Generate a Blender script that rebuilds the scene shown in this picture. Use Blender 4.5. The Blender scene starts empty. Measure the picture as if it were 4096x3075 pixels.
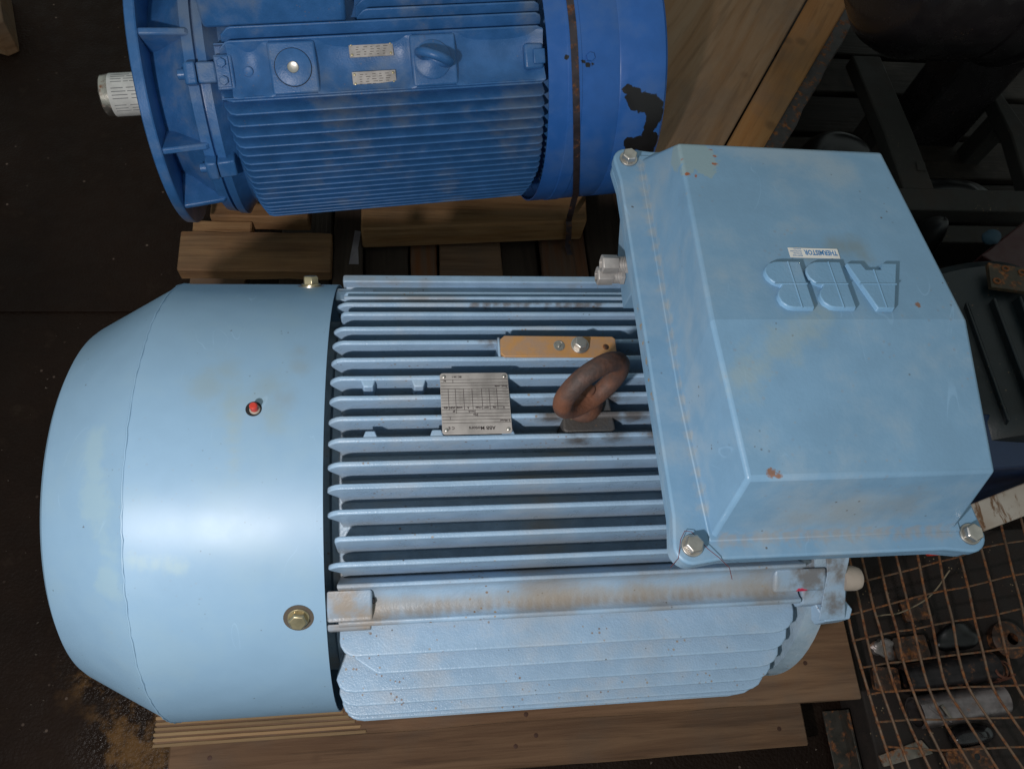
import bpy, bmesh, math, random
from mathutils import Vector, Matrix
random.seed(7)
PI = math.pi
SC = bpy.context.scene
COL = SC.collection
# ---------------------------------------------------------------- camera, light, exposure
cd = bpy.data.cameras.new("camera"); cam = bpy.data.objects.new("camera", cd); COL.objects.link(cam)
CR = Vector((0.99088, -0.06792, 0.11637)); CU = Vector((0.01237, 0.90586, 0.42340)); CF = Vector((0.13417, 0.41810, -0.89844))
cam.matrix_world = Matrix(((CR.x, CU.x, -CF.x, 0.09387), (CR.y, CU.y, -CF.y, -0.37198), (CR.z, CU.z, -CF.z, 1.17356), (0, 0, 0, 1)))
cd.sensor_width = 36; cd.lens = 27.73; cd.clip_start = 0.02; cd.clip_end = 60
SC.camera = cam
W = bpy.data.worlds.new("World"); SC.world = W; W.use_nodes = True
W.node_tree.nodes["Background"].inputs[0].default_value = (0.88, 1.0, 0.97, 1)
W.node_tree.nodes["Background"].inputs[1].default_value = 0.34
ld = bpy.data.lights.new("flash", 'POINT'); ld.energy = 49; ld.shadow_soft_size = 0.03; ld.color = (1.0, 0.96, 0.955)
flash = bpy.data.objects.new("flash", ld); COL.objects.link(flash); flash.location = (-0.33, -0.66, 1.11)
SC.view_settings.view_transform = 'Standard'; SC.view_settings.look = 'None'
SC.view_settings.exposure = 0.0; SC.view_settings.gamma = 1.0
FLOOR = -0.53

# ---------------------------------------------------------------- node helpers
def sr(r, g, b):
    f = lambda c: ((c/255+0.055)/1.055)**2.4 if c > 10 else c/255/12.92
    return (f(r), f(g), f(b), 1)
class NT:
    def __init__(s, name):
        s.m = bpy.data.materials.new(name); s.m.use_nodes = True
        s.t = s.m.node_tree; s.b = s.t.nodes["Principled BSDF"]
        s._pos = None
    def n(s, ty, **kw):
        nd = s.t.nodes.new(ty)
        for k, v in kw.items(): setattr(nd, k, v)
        return nd
    def link(s, a, b): s.t.links.new(a, b)
    def val(s, inp, v):
        if hasattr(v, 'links') or isinstance(v, bpy.types.NodeSocket): s.link(v, inp)
        else: inp.default_value = v
    def pos(s):
        if s._pos is None: s._pos = s.n('ShaderNodeNewGeometry').outputs['Position']
        return s._pos
    def vmul(s, v, k):
        nd = s.n('ShaderNodeVectorMath', operation='MULTIPLY'); s.link(v, nd.inputs[0]); nd.inputs[1].default_value = k
        return nd.outputs[0]
    def noise(s, scale, detail=4, rough=0.55, vec=None, dist=0.0):
        nd = s.n('ShaderNodeTexNoise'); nd.inputs['Scale'].default_value = scale; nd.inputs['Detail'].default_value = detail
        nd.inputs['Roughness'].default_value = rough; nd.inputs['Distortion'].default_value = dist
        s.link(vec if vec is not None else s.pos(), nd.inputs['Vector'])
        return nd.outputs['Fac']
    def math(s, op, a, b=0.0, clamp=False):
        nd = s.n('ShaderNodeMath', operation=op, use_clamp=clamp); s.val(nd.inputs[0], a); s.val(nd.inputs[1], b)
        return nd.outputs[0]
    def ramp(s, fac, lo, hi, a=0.0, b=1.0):
        nd = s.n('ShaderNodeMapRange'); nd.interpolation_type = 'SMOOTHSTEP'; s.link(fac, nd.inputs[0])
        nd.inputs[1].default_value = lo; nd.inputs[2].default_value = hi; nd.inputs[3].default_value = a; nd.inputs[4].default_value = b
        return nd.outputs[0]
    def mix(s, fac, a, b, mode='MIX'):
        nd = s.n('ShaderNodeMix', data_type='RGBA', blend_type=mode)
        s.val(nd.inputs[0], fac); s.val(nd.inputs[6], a); s.val(nd.inputs[7], b)
        return nd.outputs[2]
    def dist(s, p):
        nd = s.n('ShaderNodeVectorMath', operation='DISTANCE'); s.link(s.pos(), nd.inputs[0]); nd.inputs[1].default_value = p
        return nd.outputs['Value']
    def blobs(s, pts, nscale=60, amp=0.006, soft=0.001, detail=6):
        """mask that is 1 inside ragged blobs around (x,y,z,r)"""
        cur = None
        for x, y, z, r in pts:
            d = s.math('SUBTRACT', s.dist((x, y, z)), r)
            cur = d if cur is None else s.math('MINIMUM', cur, d)
        nz = s.math('MULTIPLY', s.math('SUBTRACT', s.noise(nscale, detail, 0.6), 0.5), amp*2)
        return s.ramp(s.math('ADD', cur, nz), soft, -soft)
    def bump(s, h, strength=0.3, distance=0.002, normal=None):
        nd = s.n('ShaderNodeBump'); nd.inputs['Strength'].default_value = strength; nd.inputs['Distance'].default_value = distance
        s.link(h, nd.inputs['Height'])
        if normal is not None: s.link(normal, nd.inputs['Normal'])
        return nd.outputs['Normal']
    def done(s, col, rough=0.5, metal=0.0, normal=None, spec=0.5, coat=0.0, coat_rough=0.1):
        s.val(s.b.inputs['Base Color'], col); s.val(s.b.inputs['Roughness'], rough); s.val(s.b.inputs['Metallic'], metal)
        s.b.inputs['Specular IOR Level'].default_value = spec
        s.b.inputs['Coat Weight'].default_value = coat; s.b.inputs['Coat Roughness'].default_value = coat_rough
        if normal is not None: s.link(normal, s.b.inputs['Normal'])
        return s.m

def paint(name, base, dust=(0.42, 0.36, 0.28, 1), dust_amt=0.35, rust=0.4, cast=0.25, rough=0.38, var=0.12, spots=(), coat=0.0, stains=(), castscale=330, dlo=0.47, dhi=0.66, rvar=1.0, scratch=0.0, pits=0.0, rgate=0.52, groove=None, wobble=0.0):
    N = NT(name)
    big = N.noise(7, 3); mid = N.noise(26, 5, 0.6); fine = N.noise(130, 3)
    v = N.ramp(mid, 0.3, 0.7, 1-var, 1+var)
    hs = N.n('ShaderNodeHueSaturation'); hs.inputs['Color'].default_value = base; N.link(v, hs.inputs['Value'])
    col = hs.outputs['Color']
    # dusty film, thicker in irregular patches
    dm = N.math('MULTIPLY', N.ramp(N.math('ADD', N.math('MULTIPLY', big, 0.6), N.math('MULTIPLY', mid, 0.4)), dlo, dhi), dust_amt)
    col = N.mix(dm, col, dust)
    if rust > 0:
        vo = N.n('ShaderNodeTexVoronoi'); vo.inputs['Scale'].default_value = 105; N.link(N.pos(), vo.inputs['Vector'])
        gate = N.ramp(N.noise(9, 2), rgate, rgate+0.12)
        rm = N.math('MULTIPLY', N.math('MULTIPLY', N.ramp(N.math('ADD', vo.outputs['Distance'], N.math('MULTIPLY', fine, 0.22)), 0.30, 0.22), gate), rust)
        col = N.mix(rm, col, N.mix(N.ramp(N.noise(60, 2), 0.4, 0.6), (0.17, 0.085, 0.035, 1), (0.30, 0.22, 0.13, 1)))
    if scratch > 0:
        sn = N.noise(9, 2, 0.5, N.vmul(N.pos(), (1.0, 0.35, 0.6)), 1.6)
        band = N.math('MULTIPLY', N.ramp(sn, 0.4965, 0.499), N.ramp(sn, 0.5035, 0.501))
        band = N.math('MULTIPLY', band, N.ramp(N.noise(15, 3), 0.56, 0.66))
        col = N.mix(N.math('MULTIPLY', band, scratch), col, tuple(min(1, x*1.35+0.05) for x in base[:3])+(1,))
    if pits > 0:
        vp = N.n('ShaderNodeTexVoronoi'); vp.inputs['Scale'].default_value = 120; N.link(N.pos(), vp.inputs['Vector'])
        pm = N.math('MULTIPLY', N.ramp(vp.outputs['Distance'], 0.16, 0.10), N.ramp(N.noise(28, 2), 0.60, 0.68))
        col = N.mix(N.math('MULTIPLY', pm, pits), col, (0.07, 0.06, 0.05, 1))
    if groove:   # groove dust, its colour kept pale to brighten the shaded fin gaps: (inner radius, outer radius, strength, colour)
        sx = N.n('ShaderNodeSeparateXYZ'); N.link(N.pos(), sx.inputs[0])
        rr = N.math('SQRT', N.math('ADD', N.math('MULTIPLY', sx.outputs[1], sx.outputs[1]), N.math('MULTIPLY', sx.outputs[2], sx.outputs[2])))
        gm = N.ramp(N.math('ADD', rr, N.math('MULTIPLY', N.math('SUBTRACT', mid, 0.5), 0.03)), groove[1], groove[0])
        col = N.mix(N.math('MULTIPLY', gm, groove[2]), col, groove[3])
    for pts, c, ns, amp, soft, k in stains: col = N.mix(N.math('MULTIPLY', N.blobs(pts, ns, amp, soft), k), col, c)
    for pts, c, ns, amp in spots:
        soft = 0.0012
        col = N.mix(N.blobs(pts, ns, amp, soft), col, c)
    h = N.math('ADD', N.noise(castscale, 3, 0.6), N.math('MULTIPLY', N.noise(70, 3), 0.7))
    nrm = N.bump(h, cast, 0.0016)
    if wobble: nrm = N.bump(N.noise(7, 2, 0.4), wobble, 0.012, nrm)
    r = N.ramp(mid, 0.3, 0.75, rough-0.06*rvar, rough+0.14*rvar)
    return N.done(col, r, 0, nrm, 0.5, coat, 0.12)

def metal(name, col, rough=0.35, rust=0.0, metallic=0.9, bump=0.15, scale=160):
    N = NT(name)
    c = N.mix(N.ramp(N.noise(40, 4), 0.35, 0.7), col, tuple(x*0.62 for x in col[:3])+(1,))
    rm = 0.0
    if rust > 0:
        rmk = N.ramp(N.noise(55, 5, 0.65), 0.62-rust*0.35, 0.78-rust*0.3)
        c = N.mix(rmk, c, N.mix(N.ramp(N.noise(150, 3), 0.35, 0.65), (0.09, 0.03, 0.012, 1), (0.23, 0.085, 0.025, 1)))
        rm = N.math('SUBTRACT', metallic, N.math('MULTIPLY', rmk, metallic))
        rr = N.math('ADD', rough, N.math('MULTIPLY', rmk, 0.4))
        return N.done(c, rr, rm, N.bump(N.noise(scale, 4), bump+0.2, 0.001))
    return N.done(c, rough, metallic, N.bump(N.noise(scale, 4), bump, 0.0006))

def wood(name, c1, c2, axis='X', knots=1.0, grey=0.3, rough=0.75, extra=()):
    N = NT(name)
    k = {'X': (1.6, 26, 26), 'Y': (26, 1.6, 26), 'D': (1.4, 16, 16), 'Z': (38, 38, 2.2)}[axis]
    oi = N.n('ShaderNodeObjectInfo')
    off = N.n('ShaderNodeVectorMath', operation='ADD'); N.link(N.pos(), off.inputs[0])
    cx = N.n('ShaderNodeCombineXYZ'); N.link(N.math('MULTIPLY', oi.outputs['Random'], 9.0), cx.inputs[0]); N.link(N.math('MULTIPLY', oi.outputs['Random'], 5.0), cx.inputs[1])
    N.link(cx.outputs[0], off.inputs[1])
    p = off.outputs[0]
    if axis == 'D':
        vr = N.n('ShaderNodeVectorRotate', rotation_type='Z_AXIS'); N.link(p, vr.inputs['Vector']); vr.inputs['Angle'].default_value = -math.radians(57.0); p = vr.outputs[0]
    g = N.noise(1.6, 6, 0.62, N.vmul(p, k), 0.6)
    g2 = N.noise(4.0, 3, 0.5, N.vmul(p, k), 0.2)
    col = N.mix(N.ramp(g, 0.3, 0.7), c1, c2)
    col = N.mix(N.math('MULTIPLY', N.ramp(g2, 0.50, 0.72), 0.4), col, tuple(x*0.42 for x in c1[:3])+(1,))
    col = N.mix(N.math('MULTIPLY', N.ramp(N.noise(5, 4, 0.6, p), 0.45, 0.7), grey), col, (0.10, 0.08, 0.065, 1))
    vo = N.n('ShaderNodeTexVoronoi'); vo.inputs['Scale'].default_value = 5.5; N.link(p, vo.inputs['Vector'])
    col = N.mix(N.math('MULTIPLY', N.ramp(vo.outputs['Distance'], 0.11, 0.03), 0.75*knots), col, (0.06, 0.03, 0.015, 1))
    hs = N.n('ShaderNodeHueSaturation'); N.link(col, hs.inputs['Color']); N.link(N.ramp(oi.outputs['Random'], 0, 1, 0.72, 1.15), hs.inputs['Value'])
    col = hs.outputs['Color']
    for pts, c, ns, amp in extra: col = N.mix(N.math('MULTIPLY', N.blobs(pts, ns, amp, 0.012), 0.85), col, c)
    return N.done(col, rough, 0, N.bump(N.math('ADD', g, N.math('MULTIPLY', g2, 0.5)), 0.9, 0.003), 0.25)

def flat(name, col, rough=0.6, metal=0.0):
    N = NT(name)
    c = N.mix(N.ramp(N.noise(30, 4), 0.3, 0.7), col, tuple(x*0.75 for x in col[:3])+(1,))
    return N.done(c, rough, metal, N.bump(N.noise(180, 3), 0.12, 0.001))

# ---------------------------------------------------------------- mesh helpers
class MB:
    def __init__(s): s.v = []; s.f = []
    def add(s, vs, fs):
        o = len(s.v); s.v += [tuple(v) for v in vs]; s.f += [tuple(i+o for i in f) for f in fs]; return s
    def box(s, a, b):
        (x0, y0, z0), (x1, y1, z1) = a, b
        return s.add([(x0,y0,z0),(x1,y0,z0),(x1,y1,z0),(x0,y1,z0),(x0,y0,z1),(x1,y0,z1),(x1,y1,z1),(x0,y1,z1)],
                     [(0,3,2,1),(4,5,6,7),(0,1,5,4),(1,2,6,5),(2,3,7,6),(3,0,4,7)])
    def prism(s, poly, d, org=(0,0,0), ex=(1,0,0), ey=(0,1,0)):
        """poly of (u,v) in frame ex,ey, extruded by vector d"""
        org, ex, ey, d = Vector(org), Vector(ex), Vector(ey), Vector(d)
        n = len(poly); a = [org+ex*u+ey*v for u, v in poly]; b = [q+d for q in a]
        up = ex.cross(ey).dot(d) > 0
        area = sum(poly[i][0]*poly[(i+1) % n][1]-poly[(i+1) % n][0]*poly[i][1] for i in range(n)) > 0
        cap0 = tuple(range(n)); cap1 = tuple(range(n, 2*n))
        fs = [tuple(reversed(cap0)), cap1]+[(i, (i+1) % n, n+(i+1) % n, n+i) for i in range(n)]
        if up != area: fs = [tuple(reversed(f)) for f in fs]
        return s.add(a+b, fs)
    def lathe(s, prof, org=(0,0,0), axis=(1,0,0), seg=48, a0=0.0, a1=2*PI, close=True):
        """prof: list of (t along axis, radius)"""
        org, ax = Vector(org), Vector(axis).normalized()
        e1 = Vector((0,0,1)) if abs(ax.z) < 0.9 else Vector((1,0,0)); e1 = (e1-ax*e1.dot(ax)).normalized(); e2 = ax.cross(e1)
        full = abs(a1-a0-2*PI) < 1e-6; m = seg if full else seg+1
        vs = []
        for t, r in prof:
            for k in range(m):
                an = a0+(a1-a0)*k/seg; vs.append(org+ax*t+(e1*math.cos(an)+e2*math.sin(an))*r)
        fs = []
        for i in range(len(prof)-1):
            for k in range(seg):
                k2 = (k+1) % m
                fs.append((i*m+k, i*m+k2, (i+1)*m+k2, (i+1)*m+k))
        s.add(vs, [tuple(reversed(f)) for f in fs]); o = len(s.v)-len(vs)
        if full and close:
            if prof[0][1] > 1e-6: s.f.append(tuple(o+k for k in range(m)))
            if prof[-1][1] > 1e-6: s.f.append(tuple(o+(len(prof)-1)*m+k for k in reversed(range(m))))
        return s
    def cyl(s, p, q, r, seg=16):
        p, q = Vector(p), Vector(q); return s.lathe([(0, r), ((q-p).length, r)], p, q-p, seg)
    def tube(s, pts, r, seg=8, closed=False):
        pts = [Vector(p) for p in pts]; n = len(pts); vs = []; prev = None
        for i, p in enumerate(pts):
            t = (pts[(i+1) % n]-pts[i-1]) if closed else (pts[min(i+1, n-1)]-pts[max(i-1, 0)])
            t.normalize()
            if prev is None:
                e = Vector((0,0,1)) if abs(t.z) < 0.9 else Vector((1,0,0))
            else: e = prev
            e = (e-t*e.dot(t)).normalized(); prev = e; b = t.cross(e)
            rr = r(i/(n-1)) if callable(r) else r
            for k in range(seg):
                an = 2*PI*k/seg; vs.append(p+(e*math.cos(an)+b*math.sin(an))*rr)
        fs = []
        for i in range(n if closed else n-1):
            j = (i+1) % n
            for k in range(seg): fs.append((i*seg+k, i*seg+(k+1) % seg, j*seg+(k+1) % seg, j*seg+k))
        if not closed: fs += [tuple(reversed(range(seg))), tuple((n-1)*seg+k for k in range(seg))]
        return s.add(vs, fs)
    def hexhead(s, c, axis, r, h, washer=0.0, wt=0.002, rot=0.0):
        """bolt head with chamfered top, and a round flange under it"""
        c, ax = Vector(c), Vector(axis).normalized()
        if washer: s.lathe([(0, washer), (wt*0.7, washer), (wt, washer-0.0008), (wt, r*0.5)], c, ax, 24, close=True)
        s.lathe([(wt*0.6 if washer else 0, r), (h*0.86, r), (h, r*0.86)], c, ax, 6, rot, rot+2*PI)
        return s
    def build(s, name, mat, parent=None, bevel=0.0, seg=2, smooth=35, loc=None):
        me = bpy.data.meshes.new(name); me.from_pydata(s.v, [], s.f); me.update()
        if smooth:
            me.shade_smooth(); me.set_sharp_from_angle(angle=math.radians(smooth))
        me.materials.append(mat)
        o = bpy.data.objects.new(name, me); COL.objects.link(o)
        if parent is not None:
            o.parent = parent
            if parent.get('_org') is not None: pass
        if bevel:
            md = o.modifiers.new("bevel", 'BEVEL'); md.width = bevel; md.segments = seg; md.limit_method = 'ANGLE'; md.angle_limit = math.radians(40)
            md.harden_normals = False
        return o
def thing(name, label, cat, group=None):
    o = bpy.data.objects.new(name, None); COL.objects.link(o); o.empty_display_size = 0.05
    o['label'] = label; o['category'] = cat
    if group: o['group'] = group
    return o
def tag(o, label, cat, group=None):
    o['label'] = label; o['category'] = cat
    if group: o['group'] = group
    return o
def struct(o): o['kind'] = 'structure'; return o
def text_mesh(items, mat, name, parent, org, ex, ey, extrude=0.0002, bold=0.0):
    """items: (text, u, v, size, align); joined into one mesh in frame ex,ey at org"""
    nz = Vector(ex).cross(Vector(ey)).normalized(); allv, allf = [], []
    dg = bpy.context.evaluated_depsgraph_get()
    for tx, u, v, size, al, sx in items:
        cu = bpy.data.curves.new("lettering_curve", 'FONT'); cu.body = tx; cu.size = size; cu.align_x = al; cu.extrude = extrude; cu.resolution_u = 2; cu.offset = bold
        ob = bpy.data.objects.new("lettering_curve", cu)
        me = bpy.data.meshes.new_from_object(ob)
        o = len(allv)
        for q in me.vertices: allv.append(tuple(Vector(org)+Vector(ex)*(u+q.co.x*sx)+Vector(ey)*(v+q.co.y)+nz*(q.co.z+extrude)))
        allf += [tuple(o+i for i in p.vertices) for p in me.polygons]
        bpy.data.objects.remove(ob); bpy.data.meshes.remove(me); bpy.data.curves.remove(cu)
    b = MB(); b.v = allv; b.f = allf
    return b.build(name, mat, parent, smooth=0)
def arc(cx, cy, r, a0, a1, n=5):
    return [(cx+r*math.cos(math.radians(a0+(a1-a0)*i/n)), cy+r*math.sin(math.radians(a0+(a1-a0)*i/n))) for i in range(n+1)]

# ---------------------------------------------------------------- materials
LB = sr(144, 171, 196)
RUSTC = (0.17, 0.05, 0.018, 1); OCHRE = (0.34, 0.30, 0.16, 1); DUST = (0.40, 0.34, 0.27, 1)
m_fin = paint("light_blue_cast_paint", LB, DUST, 0.34, 0.75, 0.40, 0.31, 0.06, pits=0.8, rgate=0.47, castscale=420, groove=(0.266, 0.296, 0.5, (0.42, 0.42, 0.38, 1)), stains=[
    ([(0.33, -0.005, 0.305, 0.03), (0.30, -0.04, 0.30, 0.012), (0.345, -0.03, 0.305, 0.016), (0.27, -0.01, 0.313, 0.016), (0.37, -0.012, 0.313, 0.018), (0.39, -0.038, 0.312, 0.012)], (0.10, 0.08, 0.065, 1), 60, 0.016, 0.012, 0.9),
    ([(0.19+0.012*k, 0.0975, 0.298, 0.005) for k in range(3)]+[(0.19+0.014*k, 0.1755, 0.259, 0.007) for k in range(13)], (0.12, 0.085, 0.06, 1), 60, 0.016, 0.006, 0.75)])
m_core = paint("light_blue_core_paint", sr(144, 164, 180), (0.34, 0.29, 0.24, 1), 0.75, 0.8, 0.5, 0.35, 0.15)
m_rail = paint("dusty_rail_paint", LB, (0.22, 0.18, 0.14, 1), 0.7, 0.9, 0.3, 0.42, 0.12, dlo=0.42, dhi=0.64, pits=0.8, stains=[
    ([(0.06+0.010*k, -0.2095, 0.2125, 0.010) for k in range(52)], (0.27, 0.225, 0.17, 1), 22, 0.012, 0.010, 0.62),
    ([(0.07+0.012*k, -0.2165, 0.2108, 0.005) for k in range(42)], (0.20, 0.15, 0.10, 1), 30, 0.012, 0.006, 0.5),
    ([(0.595, -0.20, 0.225, 0.020), (0.612, -0.185, 0.24, 0.016), (0.625, -0.235, 0.21, 0.012), (0.632, -0.20, 0.23, 0.006)], (0.12, 0.095, 0.075, 1), 70, 0.03, 0.012, 0.8),
    ([(0.02, -0.21, 0.225, 0.016), (0.05, -0.22, 0.215, 0.010)], (0.27, 0.21, 0.15, 1), 60, 0.03, 0.012, 0.7)], spots=[
    ([(0.062, -0.205, 0.236, 0.006), (0.45, -0.203, 0.238, 0.005), (0.583, -0.221, 0.222, 0.007)], (0.45, 0.02, 0.06, 1), 200, 0.006)])
m_cover = paint("fan_cover_paint", sr(130, 162, 188), sr(138, 160, 166), 0.2, 0.1, 0.012, 0.42, 0.02, castscale=240, rvar=0.15, wobble=0.35, scratch=0.28, pits=0.7, stains=[
    ([(-0.13, 0.035, 0.308, 0.018), (-0.105, 0.01, 0.31, 0.016), (-0.115, 0.055, 0.305, 0.012), (-0.06, -0.01, 0.31, 0.012), (-0.065, 0.03, 0.308, 0.014)], sr(140, 150, 140), 40, 0.03, 0.02, 0.35),
    ([(-0.10, -0.01-0.012*k, 0.309, 0.006) for k in range(7)], sr(150, 160, 150), 50, 0.016, 0.008, 0.3),
    ([(-0.25, -0.02-0.02*k, 0.275, 0.020) for k in range(7)]+[(-0.235, -0.17, 0.24, 0.02)], sr(148, 174, 184), 30, 0.03, 0.008, 0.5),
    ([(-0.205+0.012*k, -0.155-0.003*k, 0.265, 0.006) for k in range(5)], sr(156, 178, 182), 40, 0.02, 0.008, 0.5),
    ([(-0.03, 0.06, 0.304, 0.01), (-0.033, 0.08, 0.30, 0.008), (-0.045, 0.015, 0.31, 0.01)], sr(132, 144, 148), 60, 0.016, 0.012, 0.4)], spots=[
    ([(-0.268, -0.115, 0.26, 0.003), (-0.275, -0.11, 0.26, 0.002)], (0.1, 0.09, 0.09, 1), 300, 0.006)])
m_box = paint("terminal_box_paint_dimmed", sr(110, 145, 173), (0.36, 0.36, 0.33, 1), 0.33, 0.18, 0.10, 0.38, 0.05, castscale=300, rvar=0.4, scratch=0.28, pits=0.8, stains=[  # base darker than the fin paint, standing in for weaker light on the box
    ([(0.50+0.008*k, 0.040-0.0*k, 0.593, 0.009) for k in range(4)]+[(0.527, 0.03, 0.593, 0.008), (0.47, 0.03, 0.594, 0.006)], (0.17, 0.20, 0.19, 1), 60, 0.012, 0.009, 0.55),
    ([(0.375+0.009*k, -0.10+0.006*k, 0.593, 0.012) for k in range(11)], (0.27, 0.32, 0.30, 1), 45, 0.03, 0.014, 0.45),
    ([(0.375+0.010*k, -0.2145, 0.501, 0.0050) for k in range(23)], (0.30, 0.24, 0.18, 1), 120, 0.012, 0.005, 0.45),
    ([(0.3590+0.0003*k, 0.21-0.018*k, 0.50, 0.0055) for k in range(23)], (0.36, 0.34, 0.29, 1), 100, 0.012, 0.005, 0.45),
    ([(0.48, -0.205, 0.53, 0.02), (0.53, -0.2, 0.54, 0.018), (0.44, -0.208, 0.52, 0.012)], (0.26, 0.26, 0.24, 1), 60, 0.03, 0.02, 0.4)], spots=[
    ([(0.375, 0.16, 0.578, 0.018), (0.388, 0.152, 0.578, 0.020), (0.374, 0.135, 0.583, 0.008), (0.392, 0.135, 0.58, 0.01)], sr(128, 150, 158), 120, 0.010),
    ([(0.370, 0.171, 0.58, 0.002), (0.3695, 0.162, 0.581, 0.001), (0.369, 0.15, 0.582, 0.0008), (0.372, 0.128, 0.584, 0.0022), (0.38, 0.126, 0.584, 0.0012), (0.403, 0.163, 0.580, 0.001), (0.405, 0.153, 0.581, 0.0012), (0.403, 0.143, 0.582, 0.001)], (0.27, 0.085, 0.035, 1), 260, 0.006),
    ([(0.392, -0.181, 0.584, 0.004), (0.398, -0.183, 0.584, 0.003), (0.561, -0.029, 0.598, 0.003)], (0.2, 0.11, 0.08, 1), 300, 0.005),
    ([(0.466, -0.0005, 0.597, 0.0035), (0.46, 0.006, 0.597, 0.002)], (0.5, 0.24, 0.04, 1), 300, 0.004),
    ([(0.335, 0.03-0.02*k, 0.492, 0.003) for k in range(6)], (0.30, 0.20, 0.08, 1), 200, 0.010)])
m_boss = paint("grimy_boss_paint", sr(70, 78, 84), (0.055, 0.045, 0.038, 1), 0.95, 0.6, 0.5, 0.5, 0.12, dlo=0.36, dhi=0.60)
m_letter = paint("raised_letter_paint", sr(110, 148, 178), DUST, 0.2, 0.1, 0.2, 0.33, 0.04)  # same dimmed base as the box cover
m_grime = flat("grimy_washer_steel", (0.12, 0.10, 0.08, 1), 0.55, 0.4)
m_steel = metal("galvanised_steel", (0.62, 0.58, 0.53, 1), 0.36)
m_gland = metal("dull_plated_brass", (0.44, 0.41, 0.385, 1), 0.5, 0, 0.45)
m_brass = metal("yellow_zinc_steel", (0.55, 0.47, 0.30, 1), 0.34)
m_plate = metal("aluminium_plate", (0.46, 0.42, 0.395, 1), 0.5, 0, 0.35, 0.2, 40)
m_ink = flat("black_ink", (0.035, 0.022, 0.022, 1), 0.6)
m_forged = None
N = NT("forged_brown_steel")
m_forged = N.done(N.mix(N.ramp(N.noise(22, 4), 0.35, 0.68), N.mix(N.ramp(N.noise(70, 4), 0.45, 0.62), (0.055, 0.036, 0.031, 1), (0.085, 0.048, 0.038, 1)), (0.16, 0.062, 0.032, 1)), 0.66, 0.1, N.bump(N.math('ADD', N.noise(260, 4), N.math('MULTIPLY', N.noise(90, 3), 1.2)), 0.6, 0.0014))
N = NT("rust_ochre_pad")
m_pad = N.done(N.mix(N.ramp(N.noise(34, 5, 0.6), 0.38, 0.66), (0.36, 0.225, 0.14, 1), (0.46, 0.23, 0.07, 1)), 0.55, 0.1, N.bump(N.noise(300, 3), 0.25, 0.0008))
m_dark = flat("dark_hole_shade", (0.008, 0.008, 0.009, 1), 0.7)  # near-black colour painted in for the shade inside holes, grooves and recesses
m_red = flat("red_plastic", (0.62, 0.05, 0.03, 1), 0.4)
m_sticker = flat("white_sticker", (0.72, 0.70, 0.66, 1), 0.5)
m_blueink = flat("blue_ink", (0.05, 0.19, 0.42, 1), 0.5)
m_beige = flat("beige_cap", (0.36, 0.30, 0.25, 1), 0.6)
BB = sr(54, 104, 160)
m_blue = paint("royal_blue_cast_paint", BB, (0.20, 0.21, 0.21, 1), 0.5, 0.25, 0.25, 0.36, 0.12)
m_bluefin = paint("royal_blue_fin_paint", BB, (0.22, 0.235, 0.235, 1), 0.5, 0.3, 0.3, 0.38, 0.12)
BO = Vector((0.34126, 0.93295, -0.05206)); BA = Vector((0.99356, 0.11157, 0.01968)); BH = Vector((-0.10936, 0.98986, -0.09062)); BV = Vector((-0.02959, 0.08788, 0.99569))
def bw(s, h, v): return BO+BA*s+BH*h+BV*v
def bth(s, th, r):   # station along the blue axis, angle from its top towards the camera side, radius
    t = math.radians(th); return bw(s, -r*math.sin(t), r*math.cos(t))
chip = [(0.152, 60.2, 0.0080), (0.163, 62.7, 0.0120), (0.172, 65.2, 0.0140), (0.185, 65.7, 0.0150), (0.198, 66.2, 0.0150), (0.208, 68.2, 0.0150), (0.212, 71.2, 0.0140), (0.208, 74.2, 0.0120), (0.205, 76.7, 0.0090), (0.203, 79.2, 0.0100), (0.208, 81.7, 0.0140), (0.214, 84.2, 0.0120), (0.212, 88.2, 0.0100), (0.198, 83.7, 0.0150), (0.185, 83.2, 0.0130), (0.175, 84.7, 0.0100), (0.167, 82.2, 0.0090)]
m_bluecover = paint("royal_blue_cover_paint", sr(44, 100, 176), (0.12, 0.17, 0.24, 1), 0.25, 0.0, 0.05, 0.36, 0.06, castscale=90, spots=[
    ([tuple(bth(s, a, 0.2695))+(r*1.3,) for s, a, r in chip]+[tuple(bth(0.066, 49, 0.271))+(0.004,), tuple(bth(0.074, 50.2, 0.271))+(0.005,), tuple(bth(0.083, 50, 0.271))+(0.003,), tuple(bth(0.034, 47, 0.271))+(0.003,)], (0.012, 0.011, 0.012, 1), 90, 0.008)])
m_strap = metal("rusty_strap", (0.085, 0.07, 0.08, 1), 0.42, 0.28, 0.6)
m_wire = metal("rusty_wire", (0.17, 0.105, 0.066, 1), 0.5, 0.6, 0.35)
m_rust = metal("rusty_plate_steel", (0.05, 0.03, 0.022, 1), 0.5, 0.45, 0.4)
m_scrap = metal("scrap_steel", (0.30, 0.26, 0.25, 1), 0.38, 0.25, 0.7)
m_shaft = metal("bright_shaft_steel", (0.58, 0.54, 0.48, 1), 0.3, 0.3, 0.9)
w_new = wood("pine_plank", (0.30, 0.15, 0.066, 1), (0.42, 0.24, 0.115, 1), 'X', 1, 0.35)
w_old = wood("weathered_plank", (0.125, 0.072, 0.042, 1), (0.18, 0.108, 0.066, 1), 'X', 1, 0.5)
w_grey = wood("grey_cross_plank", (0.05, 0.034, 0.025, 1), (0.075, 0.052, 0.038, 1), 'Y', 0.6, 0.4)
w_red = wood("rust_stained_plank", (0.17, 0.06, 0.02, 1), (0.13, 0.085, 0.06, 1), 'Y', 0.5, 0.4)
w_crate = wood("crate_plank", (0.19, 0.10, 0.045, 1), (0.22, 0.14, 0.082, 1), 'D', 0.6, 0.45)
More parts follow.
